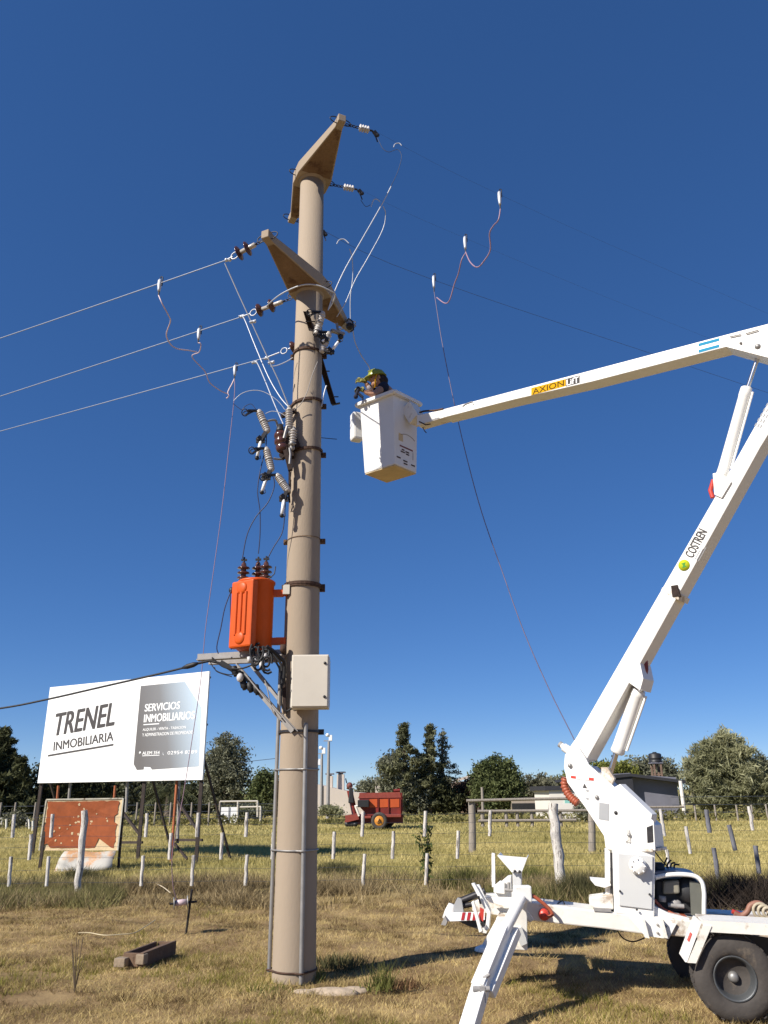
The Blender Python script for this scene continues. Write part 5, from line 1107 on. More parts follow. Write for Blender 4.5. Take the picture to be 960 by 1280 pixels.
# frame and posts
def post(px, pyb, Yb, top, mat, r=.045, name='post', lean=0):
    g0 = at(px, pyb, Yb); return V((g0.x, g0.y, -.1)), V((g0.x+lean, g0.y, top))
for (x_, y_, Yb, mt_, tp_z, wd) in ((254, 1076, 20.9, postst, zt-.1, .085), (178, 1068, 22.15, postst, zt-.1, .085), (50, 1062, 24.0, postst, zt-.1, .08)):
    u_ = min(buv(x_, 960)[0], BW-.13); p = bpt(u_, 0, -.12); q = MB(); q.bar(V((p.x, p.y, -.1)), V((p.x, p.y, tp_z)), wd, wd); q.build('post', mt_, bb)
    q = MB(); bkp = V((p.x, p.y, 0)) - bnr*1.3 + be*.0; 
    q.bar(V((p.x, p.y, zb+.6)), bkp, .05, .05); q.build('rear_brace', postst, bb)
for z_ in (zb+.15, (zb+zt)/2, zt-.15):
    q = MB(); q.bar(bpt(.02, z_-zb, -.08), bpt(BW-.02, z_-zb, -.08), .05, .05); q.build('rail', postst, bb)
def seg(name, a, b, w_, mat, d=-.14): q = MB(); q.bar(bpx(*a, d), bpx(*b, d), w_, w_); return q.build(name, mat, bb)
seg('brace', (154, 1016), (176, 1045), .06, postst); seg('brace', (221, 1000), (246, 1036), .06, postst); seg('cross_rail', (216, 1050), (253, 1050), .06, postst); seg('cross_rail', (152, 1053), (178, 1053), .06, postst)
seg('brace', (218, 1054), (234, 1074), .05, postst)
for x_, y0_, y1_, mt_ in ((213, 1086, 965, orust), (222, 1054, 965, galvd), (157.5, 1015, 968, galvd), (86, 1000, 976, galvd)):
    p = bpx(x_, y0_, .12 if x_ == 213 else -.25); t_ = bpx(x_+8*(y0_-y1_)/110 if x_ == 213 else x_+2, y1_, -.2); q = MB(); q.tube([p, t_], .035 if x_ == 213 else .04, 8); q.build('pipe_post', mt_, bb)
# ================================================================== RUSTY SIGN
RY = 19.5
rs = thing('rusty_sign', at(100, 1088, RY), 'low rusty red sign with peeling cream edges in front of the billboard posts', 'sign')
TLr, TRr, BRr, BLr = at(58, 999.5, RY), at(154, 998, RY), at(147, 1063, RY-.1), at(49, 1063, RY+.1)
q = MB(); q.prism([TLr, TRr, BRr, BLr], V((0, .04, 0))); q.build('backing_sheet', peel, rs)
# the rust patch, with a ragged edge
def quad(s_, t_): return (TLr*(1-s_)+TRr*s_)*(1-t_) + (BLr*(1-s_)+BRr*s_)*t_
edge = []
def rg(a): return a*(.5+rng.random())
N_ = 22
for i in range(N_): edge.append((.02+.95*i/N_, .028+rg(.018)))
for i in range(N_): t_ = .05+.9*i/N_; edge.append((.975-rg(.022)-(.03 if .3 < t_ < .5 else 0), t_))
for i in range(N_): s_ = .95-.9*i/N_; edge.append((s_, .965-rg(.015)-(.20 if .74 < s_ < .90 else 0)-(.08 if s_ < .10 else 0)))
for i in range(N_): t_ = .9-.85*i/N_; edge.append((.02+rg(.014), t_))
q = MB(); ep_ = [quad(s_, t_)+V((0,-.007,0)) for s_, t_ in edge]; q.add([quad(.45, .45)+V((0,-.007,0))]+ep_, [(0, i+1, (i+1) % len(ep_)+1) for i in range(len(ep_))]); q.build('rusty_face', rustsign, rs)
for k in range(26):
    s_, t_ = .1+.8*rng.random(), .08+.8*rng.random(); c_ = quad(s_, t_)+V((0,-.011,0)); r_ = .008+.022*rng.random(); q = MB(); n__ = 7
    q.add([c_+V((math.cos(a)*r_*(.6+.8*rng.random()), 0, math.sin(a)*r_*(.6+.8*rng.random()))) for a in [2*math.pi*j/n__ for j in range(n__)]], [tuple(range(n__))]); q.build('paint_flake', peel, rs)
for a_, b_ in ((TLr, TRr), (TRr, BRr), (TLr, BLr)): q = MB(); q.bar(a_+V((0,.0,0)), b_+V((0,.0,0)), .028, .03); q.build('frame_edge', M('frame_cream', (.5, .47, .38), .7, var=.2, scale=6, col2=(.12, .07, .04), mix=.35) if 'frame_cream' not in MATS else MATS['frame_cream'], rs)
q = MB(); p = at(51, 1064, RY+.05); q.bar(V((p.x, p.y+.06, -.1)), at(60, 1000, RY)+V((0,.06,0)), .06, .06); q.build('post', postst, rs); q = MB(); p = at(149, 1064, RY); q.bar(V((p.x, p.y+.06, -.1)), at(154, 999, RY)+V((0,.06,0)), .05, .05); q.build('post', postst, rs)
for x_ in (72, 143): p = at(x_, 999, RY+.08); q = MB(); q.tube([p-V((0,0,.3)), at(x_+1, 982, RY+.1)], .03, 8); q.build('pipe_stub', orust, rs)
q = MB(); vs_ = []; cols = 9
for j in range(6):
    for i in range(cols):
        s_ = i/(cols-1); a_ = BLr.lerp(BRr, .36+.62*s_); vs_.append(V((a_.x+.03*j*(s_-.5), RY-.12-.08*j-.05*math.sin(s_*5+j), BLr.z-.015-.085*j+(.02*math.sin(7*s_+j)) + (.28*(s_-.55) if j > 2 and s_ > .55 else 0))))
q.add(vs_, [(j*cols+i, j*cols+i+1, (j+1)*cols+i+1, (j+1)*cols+i) for j in range(5) for i in range(cols-1)], True); 
sg_ = q.build('hanging_sheet', M('peeled_sheet', (.44, .42, .38), .75, var=.1, scale=2, col2=(.50, .27, .13), mix=.42), rs); sg_.modifiers.new('t', 'SOLIDIFY').thickness = .01
bt_ = at(134, 1059, RY-.1)
for k in range(3): pass

# ================================================================== FENCE WITH STAGGERED DROPPERS
FY = 14.7
fe = thing('wire_fence', V((0, FY, 0)), 'wire fence with short whitewashed droppers hung in three staggered rows across the field edge', 'fence')
def stick(name, px0, py0, px1, py1, wd, mat, seg_=5, Yd=FY, n=7, parent=fe, wob=.003):
    a_, b_ = at(px0, py0, Yd), at(px1, py1, Yd); q = MB(); pts = [a_.lerp(b_, i/seg_)+V((rng.normal()*wob*(0 < i < seg_), rng.normal()*wob*(0 < i < seg_), 0)) for i in range(seg_+1)]
    q.tube(pts, [wd/2*(.93+.1*rng.random()) for _ in pts], n); return q.build(name, mat, parent)
def big_post(px0, py0, px1, py1, wd, mat=woodw, Yd=FY, parent=fe):
    a_, b_ = at(px0, py0, Yd), at(px1, py1, Yd); b_.z = -.1; q = MB(); ns = 9
    pts = [a_.lerp(b_, i/ns)+V((rng.normal()*.012, rng.normal()*.012, 0)) for i in range(ns+1)]
    q.tube(pts, [wd/2*(.9+.16*rng.random())*(.9 if i == 0 else 1) for i in range(ns+1)], 9); return q.build('post', mat, parent)
big_post(105.5, 1013, 98, 1113, .115)
big_post(692, 1004, 702, 1122, .185)
big_post(-62, 1016, -70, 1114, .13); big_post(1010, 1006, 1028, 1112, .13)
dr = []
for x_ in (17, 65, 183, 247, 308, 453, 531, 612): dr.append((x_+1.0, 1018-.008*x_, x_-1.5+x_/500, 1047-.003*x_, woodw))
for x_ in (38, 213, 277, 341, 417, 491, 572): dr.append((x_+1.0, 1043-.008*x_, x_-1.5+x_/450, 1075-.003*x_, woodw))
for x_ in (13, 60, 178, 241, 308, 455, 533, 616): dr.append((x_+1.0, 1071-.008*x_, x_-2+x_/400, 1108-.003*x_, woodw))
for x0_, y0_, x1_, y1_, dk in ((825, 1011, 831, 1045, 0), (883, 1012, 887, 1041, 1), (936, 1008, 941, 1038, 0), (857, 1033, 863, 1067, 0), (911, 1031, 919, 1063, 1), (892, 1060, 898, 1100, 1), (944, 1057, 949, 1092, 1), (833, 1062, 838, 1092, 0), (-16, 1044, -18, 1074, 0), (-60, 1018, -62, 1047, 0)):
    dr.append((x0_, y0_, x1_, y1_, woodd if dk else woodw))
for x0_, y0_, x1_, y1_, mt_ in dr: stick('dropper', x0_, y0_, x1_, y1_, .062 if mt_ is woodw else .08, mt_)
def zf(py): return at(480, py, FY).z
for z_ in (zf(1018), zf(1029), zf(1042), zf(1055), zf(1069), zf(1084), zf(1100)):
    q = MB(); q.tube([V((-14+28*i/40, FY+.03+.004*math.sin(i), z_+.01*math.sin(i*1.7))) for i in range(41)], .0022, 4); q.build('fence_wire', wired, fe)
# sapling climbing the fence
def plant(name, base, h, n, spread, size, mat, label, cat='plant', group=None, stems=5, droop=.2, elong=2.2, stemmat=None):
    th_ = thing(name, base, label, cat, group); q = MB(); C_ = []
    for k in range(stems):
        a_ = rng.random()*6.28; sp = spread*(.3+.7*rng.random()); tip = base + V((math.cos(a_)*sp, math.sin(a_)*sp, h*(.65+.35*rng.random()))); md_ = base.lerp(tip, .5)+V((0,0,h*.08))
        pts = [base, md_, tip]; q.tube(pts, [.007, .005, .002], 5)
        for _ in range(n//stems):
            t_ = .15+.85*rng.random(); p = (base.lerp(md_, t_*2) if t_ < .5 else md_.lerp(tip, t_*2-1)); C_.append(p + V(rng.normal(size=3)*size*.9))
    q.build('stem', stemmat or barkm, th_); npmesh('foliage', leaves(np.array([list(c) for c in C_]), size, elong, droop), 4, mat, th_); return th_
gleaf = leafmat('plant_leaf', (.075, .10, .03), .4, .25, 3.0)
gleafd = leafmat('dark_plant_leaf', (.05, .058, .022), .4, .2, 3.0)
plant('fence_sapling', gnd(535, 1112), 1.15, 200, .14, .05, gleaf, 'leafy sapling climbing through the fence wires behind a dropper', stems=4)
def weed(name, base, n, rad, h0, h1, wid, lean, mat, label, cat='plant', group=None):
    P = np.array([[base.x, base.y]]) + rng.normal(size=(n, 2))*rad; k_ = np.exp(-((P-[base.x, base.y])**2).sum(1)/(2*rad*rad*1.6))
    h = (h0+(h1-h0)*rng.random(n))*(.45+.55*k_); o = npmesh(name, blades(P, h, wid*(.6+.8*rng.random(n)), lean, 0.0-.01), 3, mat, origin=(base.x, base.y, 0)); return tag(o, label, cat, group)
m_gw = leafmat('fresh_weed', (.16, .165, .05), .4, .3, 3.0); m_dw = leafmat('shady_weed', (.10, .095, .045), .4, .2, 3.0); m_rw = leafmat('reddish_weed', (.22, .13, .07), .35, .2, 3)
weed('green_weed', gnd(478, 1234), 170, .08, .08, .30, .010, .7, m_gw, 'tall pale green weed growing in the grass right of the pole base')
weed('dark_weed', gnd(425, 1206), 600, .17, .04, .15, .010, .7, m_dw, 'low weed clump behind the pole base, coloured dark as in shadow')  # shadow on these tufts is put into their colour
weed('dry_weed', gnd(505, 1232), 200, .09, .04, .14, .009, .8, m_rw, 'reddish dry weed beside the pale green one right of the pole')
weed('green_weed', gnd(394, 1224), 160, .07, .04, .15, .010, .8, m_gw, 'small green weed against the right foot of the pole')
weed('green_weed', gnd(335, 1240), 240, .14, .03, .11, .010, .9, m_gw, 'small green weed at the left foot of the pole')
weed('shadowed_weeds', gnd(950, 1132), 5200, .62, .12, .58, .016, 1.3, leafmat('weeds_shadow_dark', (.055, .042, .034), .4, .1, 2), 'ragged bush of weeds at the right edge behind the mudguard, shadow put into its dark colour', 'bush')  # blades coloured dark in place of a shadow lying on the weeds
for i, (x_, y_, h_, s_, lab) in enumerate(((100, 1100, .35, .45, 'low green weed clump at the foot of the thick leaning post'), (655, 1108, .55, .5, 'bushy green weed behind the boom rest of the lift'), (725, 1120, .5, .45, 'bushy weed between the thick fence post and the lift column'),
        (585, 1108, .45, .45, 'bushy green weed behind the folded hitch lights'), (905, 1128, .55, .5, 'bushy green weed behind the mudguard'), (640, 1125, .35, .35, 'low weed just behind the hitch'), (420, 1090, .30, .5, 'dark low weed patch by the fence right of the pole'))):
    weed('fence_weed', gnd(x_, y_), 1500, s_*.55, .08, h_, .013, .8, m_gw if i % 2 else m_dw, lab, group='weeds along the fence')
# hollow block in the grass
HB = gnd(186, 1200); hd_ = (gnd(222, 1184)-gnd(165, 1206)); hd_.z = 0; hl = hd_.length; hd_.normalize(); hs_ = V((-hd_.y, hd_.x, 0))
hl *= .72; HB = gnd(187, 1198); hb = thing('hollow_block', HB, 'long hollow concrete block lying in the dry grass at lower left', 'concrete block')
def hp(a, b_, z): return V((HB.x, HB.y, 0))+hd_*a+hs_*b_+V((0,0,z))
bmat = M('block_brown', (.13, .08, .05), .95, var=.2, scale=16, bump=.4)
hh_ = hl/2; q = MB()
q.bar(hp(-hh_, -.10, .045), hp(hh_, -.10, .05), .035, .13, side=hs_); q.build('long_wall', bmat, hb, bevel=.006)
q = MB(); q.bar(hp(-hh_*.95, .10, .045), hp(hh_*.85, .10, .05), .035, .12, side=hs_); q.build('long_wall', bmat, hb, bevel=.006)
q = MB(); q.bar(hp(-hh_, 0, .03), hp(hh_*.95, 0, .04), .03, .10, side=hs_); q.build('middle_web', bmat, hb, bevel=.006)
for a_ in (-hh_+.02, hh_*.92): q = MB(); q.bar(hp(a_, -.085, .045), hp(a_, .085, .045), .035, .12, side=hd_); q.build('end_web', bmat, hb, bevel=.006)
q = MB(); q.obox(hp(-hh_-.03, .10, .03), hd_*.05, hs_*.06, V((0,0,.04))); q.build('end_piece', MATS.get('block_pale') or M('block_pale', (.26, .20, .14), .95, var=.2, scale=16, bump=.4), hb, bevel=.008)
q = MB(); q.obox(hp(-hh_+.02, -.09, .055), hd_*.045, hs_*.045, V((0,0,.045))); q.build('end_piece', MATS.get('block_pale') or M('block_pale', (.26, .20, .14), .95, var=.2, scale=16, bump=.4), hb, bevel=.008)

# ================================================================== CORRAL RAILS
def cpost(px, pyt, pyb, Yd, wd, mat, par): a_ = at(px, pyt, Yd); b_ = at(px+1, pyb, Yd); q = MB(); q.tube([a_, a_.lerp(V((b_.x, b_.y, -.05)), .5)+V((.01,0,0)), V((b_.x, b_.y, -.05))], [wd*.48, wd*.5, wd*.52], 8); q.build('post', mat, par)
cY = gnd(592, 1066).y
co = thing('corral_rails', gnd(592, 1066), 'old timber hitching rail on thick grey posts inside the field', 'rail fence')
cpost(589.5, 1000, 1066, cY, .20, woodg, co); cpost(739, 1005, 1066, cY, .20, woodg, co)
q = MB(); q.tube([at(583, 1001, cY-.12), at(660, 999, cY-.12), at(722, 998, cY-.12)], .04, 8); q.build('rail', woodg, co)
q = MB(); q.tube([at(800, 1009, cY-.12), at(855, 1008.6, cY-.12)], .03, 8); q.build('rail', woodg, co)
cY2 = 40.0; c2_ = thing('paddock_fence', V((at(640, 1015, cY2).x, cY2, 0)), 'far low timber paddock fence in front of the white shed', 'rail fence')
for x_ in (602, 632, 646, 664, 700): cpost(x_, 1013, 1026, cY2, .16, woodg, c2_)
cpost(602.5, 984, 1024, cY2, .13, woodg, c2_)
for y0_, y1_, xa, xb in ((1014, 1013, 597, 735), (1026, 1025, 598, 720)): q = MB(); q.tube([at(xa, y0_, cY2-.1), at(xb, y1_, cY2-.1)], .07, 6); q.build('rail', woodg, c2_)
# small white stakes far away
gS = 'small white stakes in the far field'
for i, (x_, y0_, y1_, dx) in enumerate(((2, 1022, 1034, 0), (8, 1024, 1036, 0), (23, 1021, 1033, 1), (33, 1021, 1034, 1), (37, 1024, 1036, -1), (41, 1026, 1038, 0), (45, 1022, 1034, 1), (28, 1018, 1030, 0))):
    Yd = gnd(x_, y1_).y; a_, b_ = at(x_+dx, y0_, Yd), at(x_, y1_, Yd); q = MB(); q.tube([a_, a_.lerp(b_, .5), V((b_.x, b_.y, -.05))], .05, 6)
    labs = ('at the very left edge', 'second from the left edge', 'left of the dropper pair, tall', 'fourth from the left edge', 'leaning left beside a shorter one', 'nearest of the stake row', 'farthest right of the stake row', 'farthest back of the stake row')
    tag(q.build('white_stake', whited, origin=(b_.x, b_.y, 0)), 'small white stake behind the fence, '+labs[i], 'stake', gS)
# far wire fence posts
ff_ = thing('far_fence', V((at(170, 1015, 45).x, 45, 0)), 'thin far wire fence with small grey posts behind the billboard', 'fence')
for x_ in (2, 20, 45, 62, 80, 120, 136, 150, 172, 195, 214, 226, 240, 262, 275): a_ = at(x_, 1003, 45); q = MB(); q.tube([a_, V((a_.x, a_.y, -.05))], .05, 6); q.build('post', woodg, ff_)
for z_ in (.35, .7, 1.05): q = MB(); q.tube([V((at(-40, 1000, 45).x, 45.05, z_)), V((at(345, 1000, 45).x, 45.05, z_))], .012, 4); q.build('fence_wire', wired, ff_)
ff2 = thing('far_fence', V((at(900, 1000, 45).x, 45, 0)), 'far grey-posted fence under the big grey-green tree at right', 'fence')
for x_, t_ in ((868, 1007), (893, 1006), (920, 1006), (939, 1006), (957, 1005)): a_ = at(x_, t_, 45); q = MB(); q.tube([a_, V((a_.x, a_.y, -.05))], .05, 6); q.build('post', woodg, ff2)
for z_ in (.4, .8, 1.2): q = MB(); q.tube([V((at(840, 1000, 45).x, 45.05, z_)), V((at(1010, 1000, 45).x, 45.05, z_))], .012, 4); q.build('fence_wire', wired, ff2)

# ================================================================== BUILDINGS
def vpoly(pts, Yd): return [at(x_, y_, Yd) for x_, y_ in pts]
def wallbox(name, x0, x1, ytop, Yd, depth, mat, par, ytop2=None):
    a_, b_ = at(x0, ytop, Yd), at(x1, ytop2 or ytop, Yd); q = MB(); q.prism([V((a_.x, Yd, -.1)), V((b_.x, Yd, -.1)), V((b_.x, Yd, b_.z)), V((a_.x, Yd, a_.z))], V((0, depth, 0))); return q.build(name, mat, par)
hY = 62.0; ho = thing('house', V((at(420, 1010, hY).x, hY, 0)), 'long pale plaster house with chimneys behind the street lamps', 'house')
q = MB(); a_ = [at(x_, y_, hY) for x_, y_ in ((386, 987), (395, 980), (400, 981.5), (440, 990), (455, 991), (455, 1025), (386, 1025))]; a_[5].z = a_[6].z = -.1; q.prism(a_, V((0, 8, 0))); q.build('wall', plaster, ho)
for x0_, x1_, yt, yb in ((408, 415.5, 970, 984), (421, 430, 968, 987), (469, 475, 977, 1000)):
    p0, p1 = at(x0_, yt, hY+1), at(x1_, yb, hY+1); q = MB(); q.box(p0.x, p1.x, hY+1, hY+1.7, p1.z-.6, p0.z); c_ = q.build('chimney', plaster, ho)
    q = MB(); q.box(p0.x-.08, p1.x+.08, hY+.92, hY+1.78, p0.z+.10, p0.z+.2); q.box(p0.x+.1, p1.x-.1, hY+1.1, hY+1.6, p0.z, p0.z+.12); q.build('chimney_cap', wallgrey, c_)
# dark grey house at right
h2 = thing('house', V((at(800, 1005, 52).x, 52, 0)), 'dark grey house with a low sloping black sheet roof behind the lift', 'house')
wallbox('wall', 786, 845, 968, 50.0, 9, wallgrey, h2, 971.5); w2 = wallbox('wall', 742, 788, 969, 51.6, 6, wallgrey, h2, 966)
p0, p1 = at(762, 986, 51.5), at(773, 1002, 51.5)
q = MB(); q.box(p0.x, p1.x, 51.45, 51.6, p1.z, p0.z); wn = q.build('window_frame', plasterw, h2); q = MB(); q.box(p0.x+.09, p1.x-.09, 51.42, 51.45, p1.z+.09, p0.z-.09); q.build('window_pane', glassm, wn)
def roof(par, pts, Yd, depth, th=.16): q = MB(); P_ = [at(x_, y_, Yd) for x_, y_ in pts]; q.prism(P_+[p-V((0,0,th)) for p in reversed(P_)], V((0, depth, 0))); return q.build('roof', roofd, par)
roof(h2, ((736, 972), (788, 966.8), (857, 975.5)), 49.3, 10, .17)
q = MB(); p0, p1 = at(744, 973, 49.4), at(790, 968, 49.4); q.prism([p0, p1, p1-V((0,0,1.0)), p0-V((0,0,.8))], V((0,.1,0))); q.build('eave_shade', roofd, h2)  # dark board standing for the deep shade below the roof edge
for x_, yt, yb, mt_ in ((851, 976, 1019, plasterw), (865, 966, 1006, woodg)):
    pass
q = MB(); p0 = at(850.5, 976, 48); q.tube([V((at(855.5, 1017, 48).x, 48, 0)), p0], .11, 8); q.build('white_porch_post', plasterw, h2)
# white shed
sh_ = thing('shed', V((at(715, 1010, 50).x, 50, 0)), 'small white shed with a teal door and dark roof left of the lift arm', 'shed')
wallbox('wall', 686, 730, 986, 50, 5, plasterw, sh_, 986)
roof(sh_, ((681, 982.5), (733, 981.5)), 49.85, 5.3, .26)
p0, p1 = at(706, 999, 49.9), at(714, 1018, 49.9); q = MB(); q.box(p0.x, p1.x, 49.93, 49.99, 0, p0.z); q.build('door', teal, sh_)
p0, p1 = at(719, 1001, 49.9), at(730, 1018, 49.9); q = MB(); q.box(p0.x, p1.x, 49.93, 49.99, 0.1, p0.z); q.build('side_opening', brick, sh_)
q = MB(); p0, p1 = at(690, 1004, 47), at(722, 1019, 47); q.box(p0.x, p1.x, 46.6, 47.4, -.1, .9); tag(q.build('low_wall', plasterw, origin=(p0.x, 47, 0)), 'low white wall in front of the shed door', 'wall')
bw_ = thing('brown_outbuilding', V((at(660, 1005, 58).x, 58, 0)), 'low tan outbuilding half hidden by trees behind the paddock', 'outbuilding')
wallbox('wall', 640, 690, 998, 58, 5, M('tan_wall', (.36, .30, .24), .9, var=.1), bw_, 998)
q = MB(); p0 = at(660, 1004, 57.8); q.box(p0.x-1.1, p0.x+1.1, 57.9, 57.99, 0, p0.z); q.build('opening', blackp, bw_)
b3 = thing('brown_house', V((at(590, 1000, 66).x, 66, 0)), 'brown brick house roofline glimpsed between the conifers and the round tree', 'house')
wallbox('wall', 566, 606, 978, 66, 6, brick, b3, 974); q = MB(); q.bar(at(566, 977, 65.6), at(586, 971, 65.6), .3, .2); q.bar(at(586, 971, 65.6), at(608, 975, 65.6), .3, .2); q.build('roof_edge', plaster, b3)
p0 = at(562, 998, 64); q = MB(); q.box(p0.x-.25, p0.x+.25, 64, 64.3, p0.z-.6, p0.z); q.build('small_window', plasterw, b3)
q = MB(); p0 = at(400, 1000, 68)
# water tank on tower
wt = thing('water_tank', V((at(818, 1000, 56).x, 56, 0)), 'black water tank on a brick tower above the dark roof', 'water tank')
p0 = at(818, 940, 56); p1 = at(818, 953, 56); q = MB(); q.lathe(V((p0.x, 56, p1.z)), V((p0.x, 56, p0.z)), [(0, .42), (.06, .46), (.1, .42), (.35, .42), (.4, .45), (.45, .42), (.78, .42), (.86, .34), (.92, .14), (1, .13)], 20); q.build('tank', blackp, wt)
for dx in (-.32, .32):
    for dy in (-.3, .3): q = MB(); q.box(p0.x+dx*.7-.05, p0.x+dx*.7+.05, 56+dy-.05, 56+dy+.05, 0, p1.z-.08); q.build('leg', M('tower_brick', (.20, .13, .095), .9, var=.2, scale=5) if 'tower_brick' not in MATS else MATS['tower_brick'], wt)
q = MB(); q.box(p0.x-.38, p0.x+.38, 55.6, 56.4, p1.z-.08, p1.z-.005); q.build('platform', wallgrey, wt)
for z_ in (p1.z*.75, p1.z*.55): q = MB(); q.box(p0.x-.3, p0.x+.3, 55.68, 55.74, z_, z_+.08); q.build('brace', MATS['tower_brick'], wt)
q = MB(); a0 = V((at(867, 1006, 52).x, 52, 0)); q.tube([a0, at(862, 944, 52)], .09, 8); tag(q.build('utility_post', woodg, origin=tuple(a0)), 'leaning grey timber pole in front of the big grey-green tree', 'pole')
# goal frame
gY = 47.; go = thing('goal_frame', V((at(300, 1026, gY).x, gY, 0)), 'pale football goal frame behind the billboard, beside the pole', 'goal')
q = MB()
for a_, b_ in (((274, 1030), (275.5, 1002)), ((297, 1022), (297.5, 1002)), ((322, 1021), (322, 1001)), ((325.5, 1027), (326, 1008))): q.tube([at(*a_, gY), at(*b_, gY)], .06, 8); q.build('upright', cream, go); q = MB()
q = MB(); q.tube([at(275, 1002, gY), at(322, 1001.5, gY)], .05, 8); q.tube([at(300, 1009, gY), at(326, 1008.5, gY)], .05, 8); q.build('crossbar', cream, go)
p0, p1 = at(277, 1009, 48.5), at(296, 1027, 48.5); q = MB(); q.box(p0.x, p1.x, 48.4, 48.6, 0, p0.z); pb_ = q.build('white_board', whitev, origin=(p0.x, 48.5, 0)); tag(pb_, 'white board standing inside the goal frame', 'board')
q = MB(); q.box((p0.x+p1.x)/2-.04, (p0.x+p1.x)/2+.04, 48.36, 48.395, 0, p0.z); q.build('panel_joint', lgrey, pb_)
# street lamps
for i, (x_, yt, Yd, lab) in enumerate(((411, 921, 55, 'tallest grey street lamp with a white head right of the concrete pole'), (402.5, 937, 62, 'grey street lamp in the middle of the three beside the pole'), (396.5, 951, 70, 'smallest street lamp nearest the concrete pole'))):
    p0 = at(x_, yt+6, Yd); th_ = thing('street_lamp', V((p0.x, Yd, 0)), lab, 'street lamp', 'street lamps right of the pole')
    q = MB(); q.tube([V((p0.x, Yd, -.1)), p0.lerp(V((p0.x, Yd, 0)), .5), p0], [.13, .11, .08], 8); q.build('pole', galvd, th_)
    q = MB(); k_ = Yd/55; q.bar(p0+V((-.35*k_, 0, .05)), p0+V((.2*k_, 0, .05)), .06, .06); q.build('arm', galvd, th_)
    q = MB(); q.box(p0.x-.0, p0.x+.22*k_, Yd-.15, Yd+.2, p0.z+.05, p0.z+.42*k_); q.ball(p0+V((-.08, -.1, .42*k_)), .14*k_, .14, .12*k_, 8); q.build('lamp_head', whitev, th_)

# ================================================================== GRAIN WAGON
wY = 38.8; wo = at(472, 1031, wY)
wg = thing('grain_wagon', V((wo.x, wY, 0)), 'red and orange grain wagon with its chute parked on the far side of the field', 'farm wagon')
def wbox(name, x0, x1, y0, y1, yy0, yy1, mat, par=wg, bev=.02): p0, p1 = at(x0, y0, wY+yy0), at(x1, y1, wY+yy0); q = MB(); q.box(p0.x, p1.x, wY+yy0, wY+yy1, p1.z, p0.z); return q.build(name, mat, par, bevel=bev)
hop = MB(); hop.prism([at(x_, y_, wY) for x_, y_ in ((449, 991), (503, 991), (503.5, 1012), (502, 1020), (460, 1020), (449, 1008))], V((0, 2.0, 0))); hp_ = hop.build('hopper', wagr, wg, bevel=.03)
q = MB(); P_ = [at(x_, y_, wY-.03) for x_, y_ in ((447.5, 998), (450, 991.5), (500, 990), (501.5, 997))]; q.prism(P_, V((0,.05,0))); q.build('top_flap', M('faded_red', (.24, .042, .028), .65, var=.2), hp_)
for x0_, x1_ in ((462, 471.5), (474, 485), (486.5, 499)): q = MB(); P_ = [at(x_, y_, wY-.02) for x_, y_ in ((x0_, 999), (x1_, 998.6), (x1_, 1009), (x0_, 1009.4))]; q.prism(P_, V((0,.02,0))); q.build('side_panel', wago, hp_)
for x_ in (472.7, 485.7, 500.5): q = MB(); q.bar(at(x_, 998, wY-.04), at(x_, 1019, wY-.04), .05, .04); q.build('rib', wagr, hp_)
q = MB(); q.tube([at(492, 988.5, wY+.3), at(500, 987.8, wY+.3)], .07, 8); q.build('hatch_lug', wagr, hp_)
wbox('chassis', 445, 504, 1019, 1029, .2, 1.8, M('wagon_dark_red', (.12, .015, .015), .6, var=.3)); wbox('mudguard', 480, 501.5, 1018, 1021.5, -.15, .3, MATS['faded_red']); wbox('mudguard', 452, 464, 1020, 1023, -.15, .3, MATS['faded_red'])
wbox('gearbox', 447, 461, 1000, 1009, -.25, .1, blackp)
db_ = MB(); db_.bar(at(432, 1024, wY), at(448, 1020, wY), .25, .28); db_.bar(at(431, 1028, wY+.3), at(452, 1028, wY+.3), .2, .2); db_.bar(at(432, 1022, wY+.8), at(448, 1020, wY+.8), .25, .2); db_.build('drawbar', MATS['faded_red'], wg)
for dx in range(4): q = MB(); q.lathe(at(434+dx*3.4, 1030, wY-.05), at(434+dx*3.4, 1030, wY+.1), [(0, .12), (1, .12)], 10); q.build('jockey_roller', blackp, wg)
for cx, yy, rr in ((474, -.35, .62), (484, 1.2, .62)):
    c_ = at(cx, 1028.5-.2, wY+yy); c_.z = .36; q = MB(); q.lathe(c_+V((0,.32,0)), c_, [(0, .2), (0, .33), (.15, .37), (.85, .37), (1, .33), (1, .22), (.8, .2)], 24); wh = q.build('wheel', rubber, wg)
    q = MB(); q.lathe(c_+V((0,.2,0)), c_+V((0,-.02,0)), [(0, .22), (.9, .215), (1, .19), (.8, .07), (1.05, .05)], 18); q.build('rim', M('rim_yellow', (.62, .25, .03), .5) if 'rim_yellow' not in MATS else MATS['rim_yellow'], wh)
    q = MB(); 
    for s_ in (-1, 1): q.bar(c_+V((0,-.03,.10)), c_+V((s_*.08,-.03,-.10)), .05, .02)
    q.build('rim_mark', darkm, wh)
q = MB(); q.tube([at(444, 1020, wY+.2), at(440.5, 1004, wY+.2), at(437, 988, wY+.2)], .14, 10); cu_ = q.build('chute_tube', wagr, wg)
q = MB(); q.tube([at(434, 983, wY+.1), at(440, 985, wY+.1)], .12, 10); q.ball(at(437, 982, wY+.1), .15); q.build('chute_head', M('head_rust', (.16,.05,.04), .7, var=.4), cu_)
q = MB(); P_ = [at(x_, y_, wY-.05) for x_, y_ in ((436.5, 984), (441, 985), (442.5, 1004), (435.2, 1004), (436, 992))]; q.prism(P_, V((0,.25,0))); q.build('rubber_spout', blackp, cu_, bevel=.04)
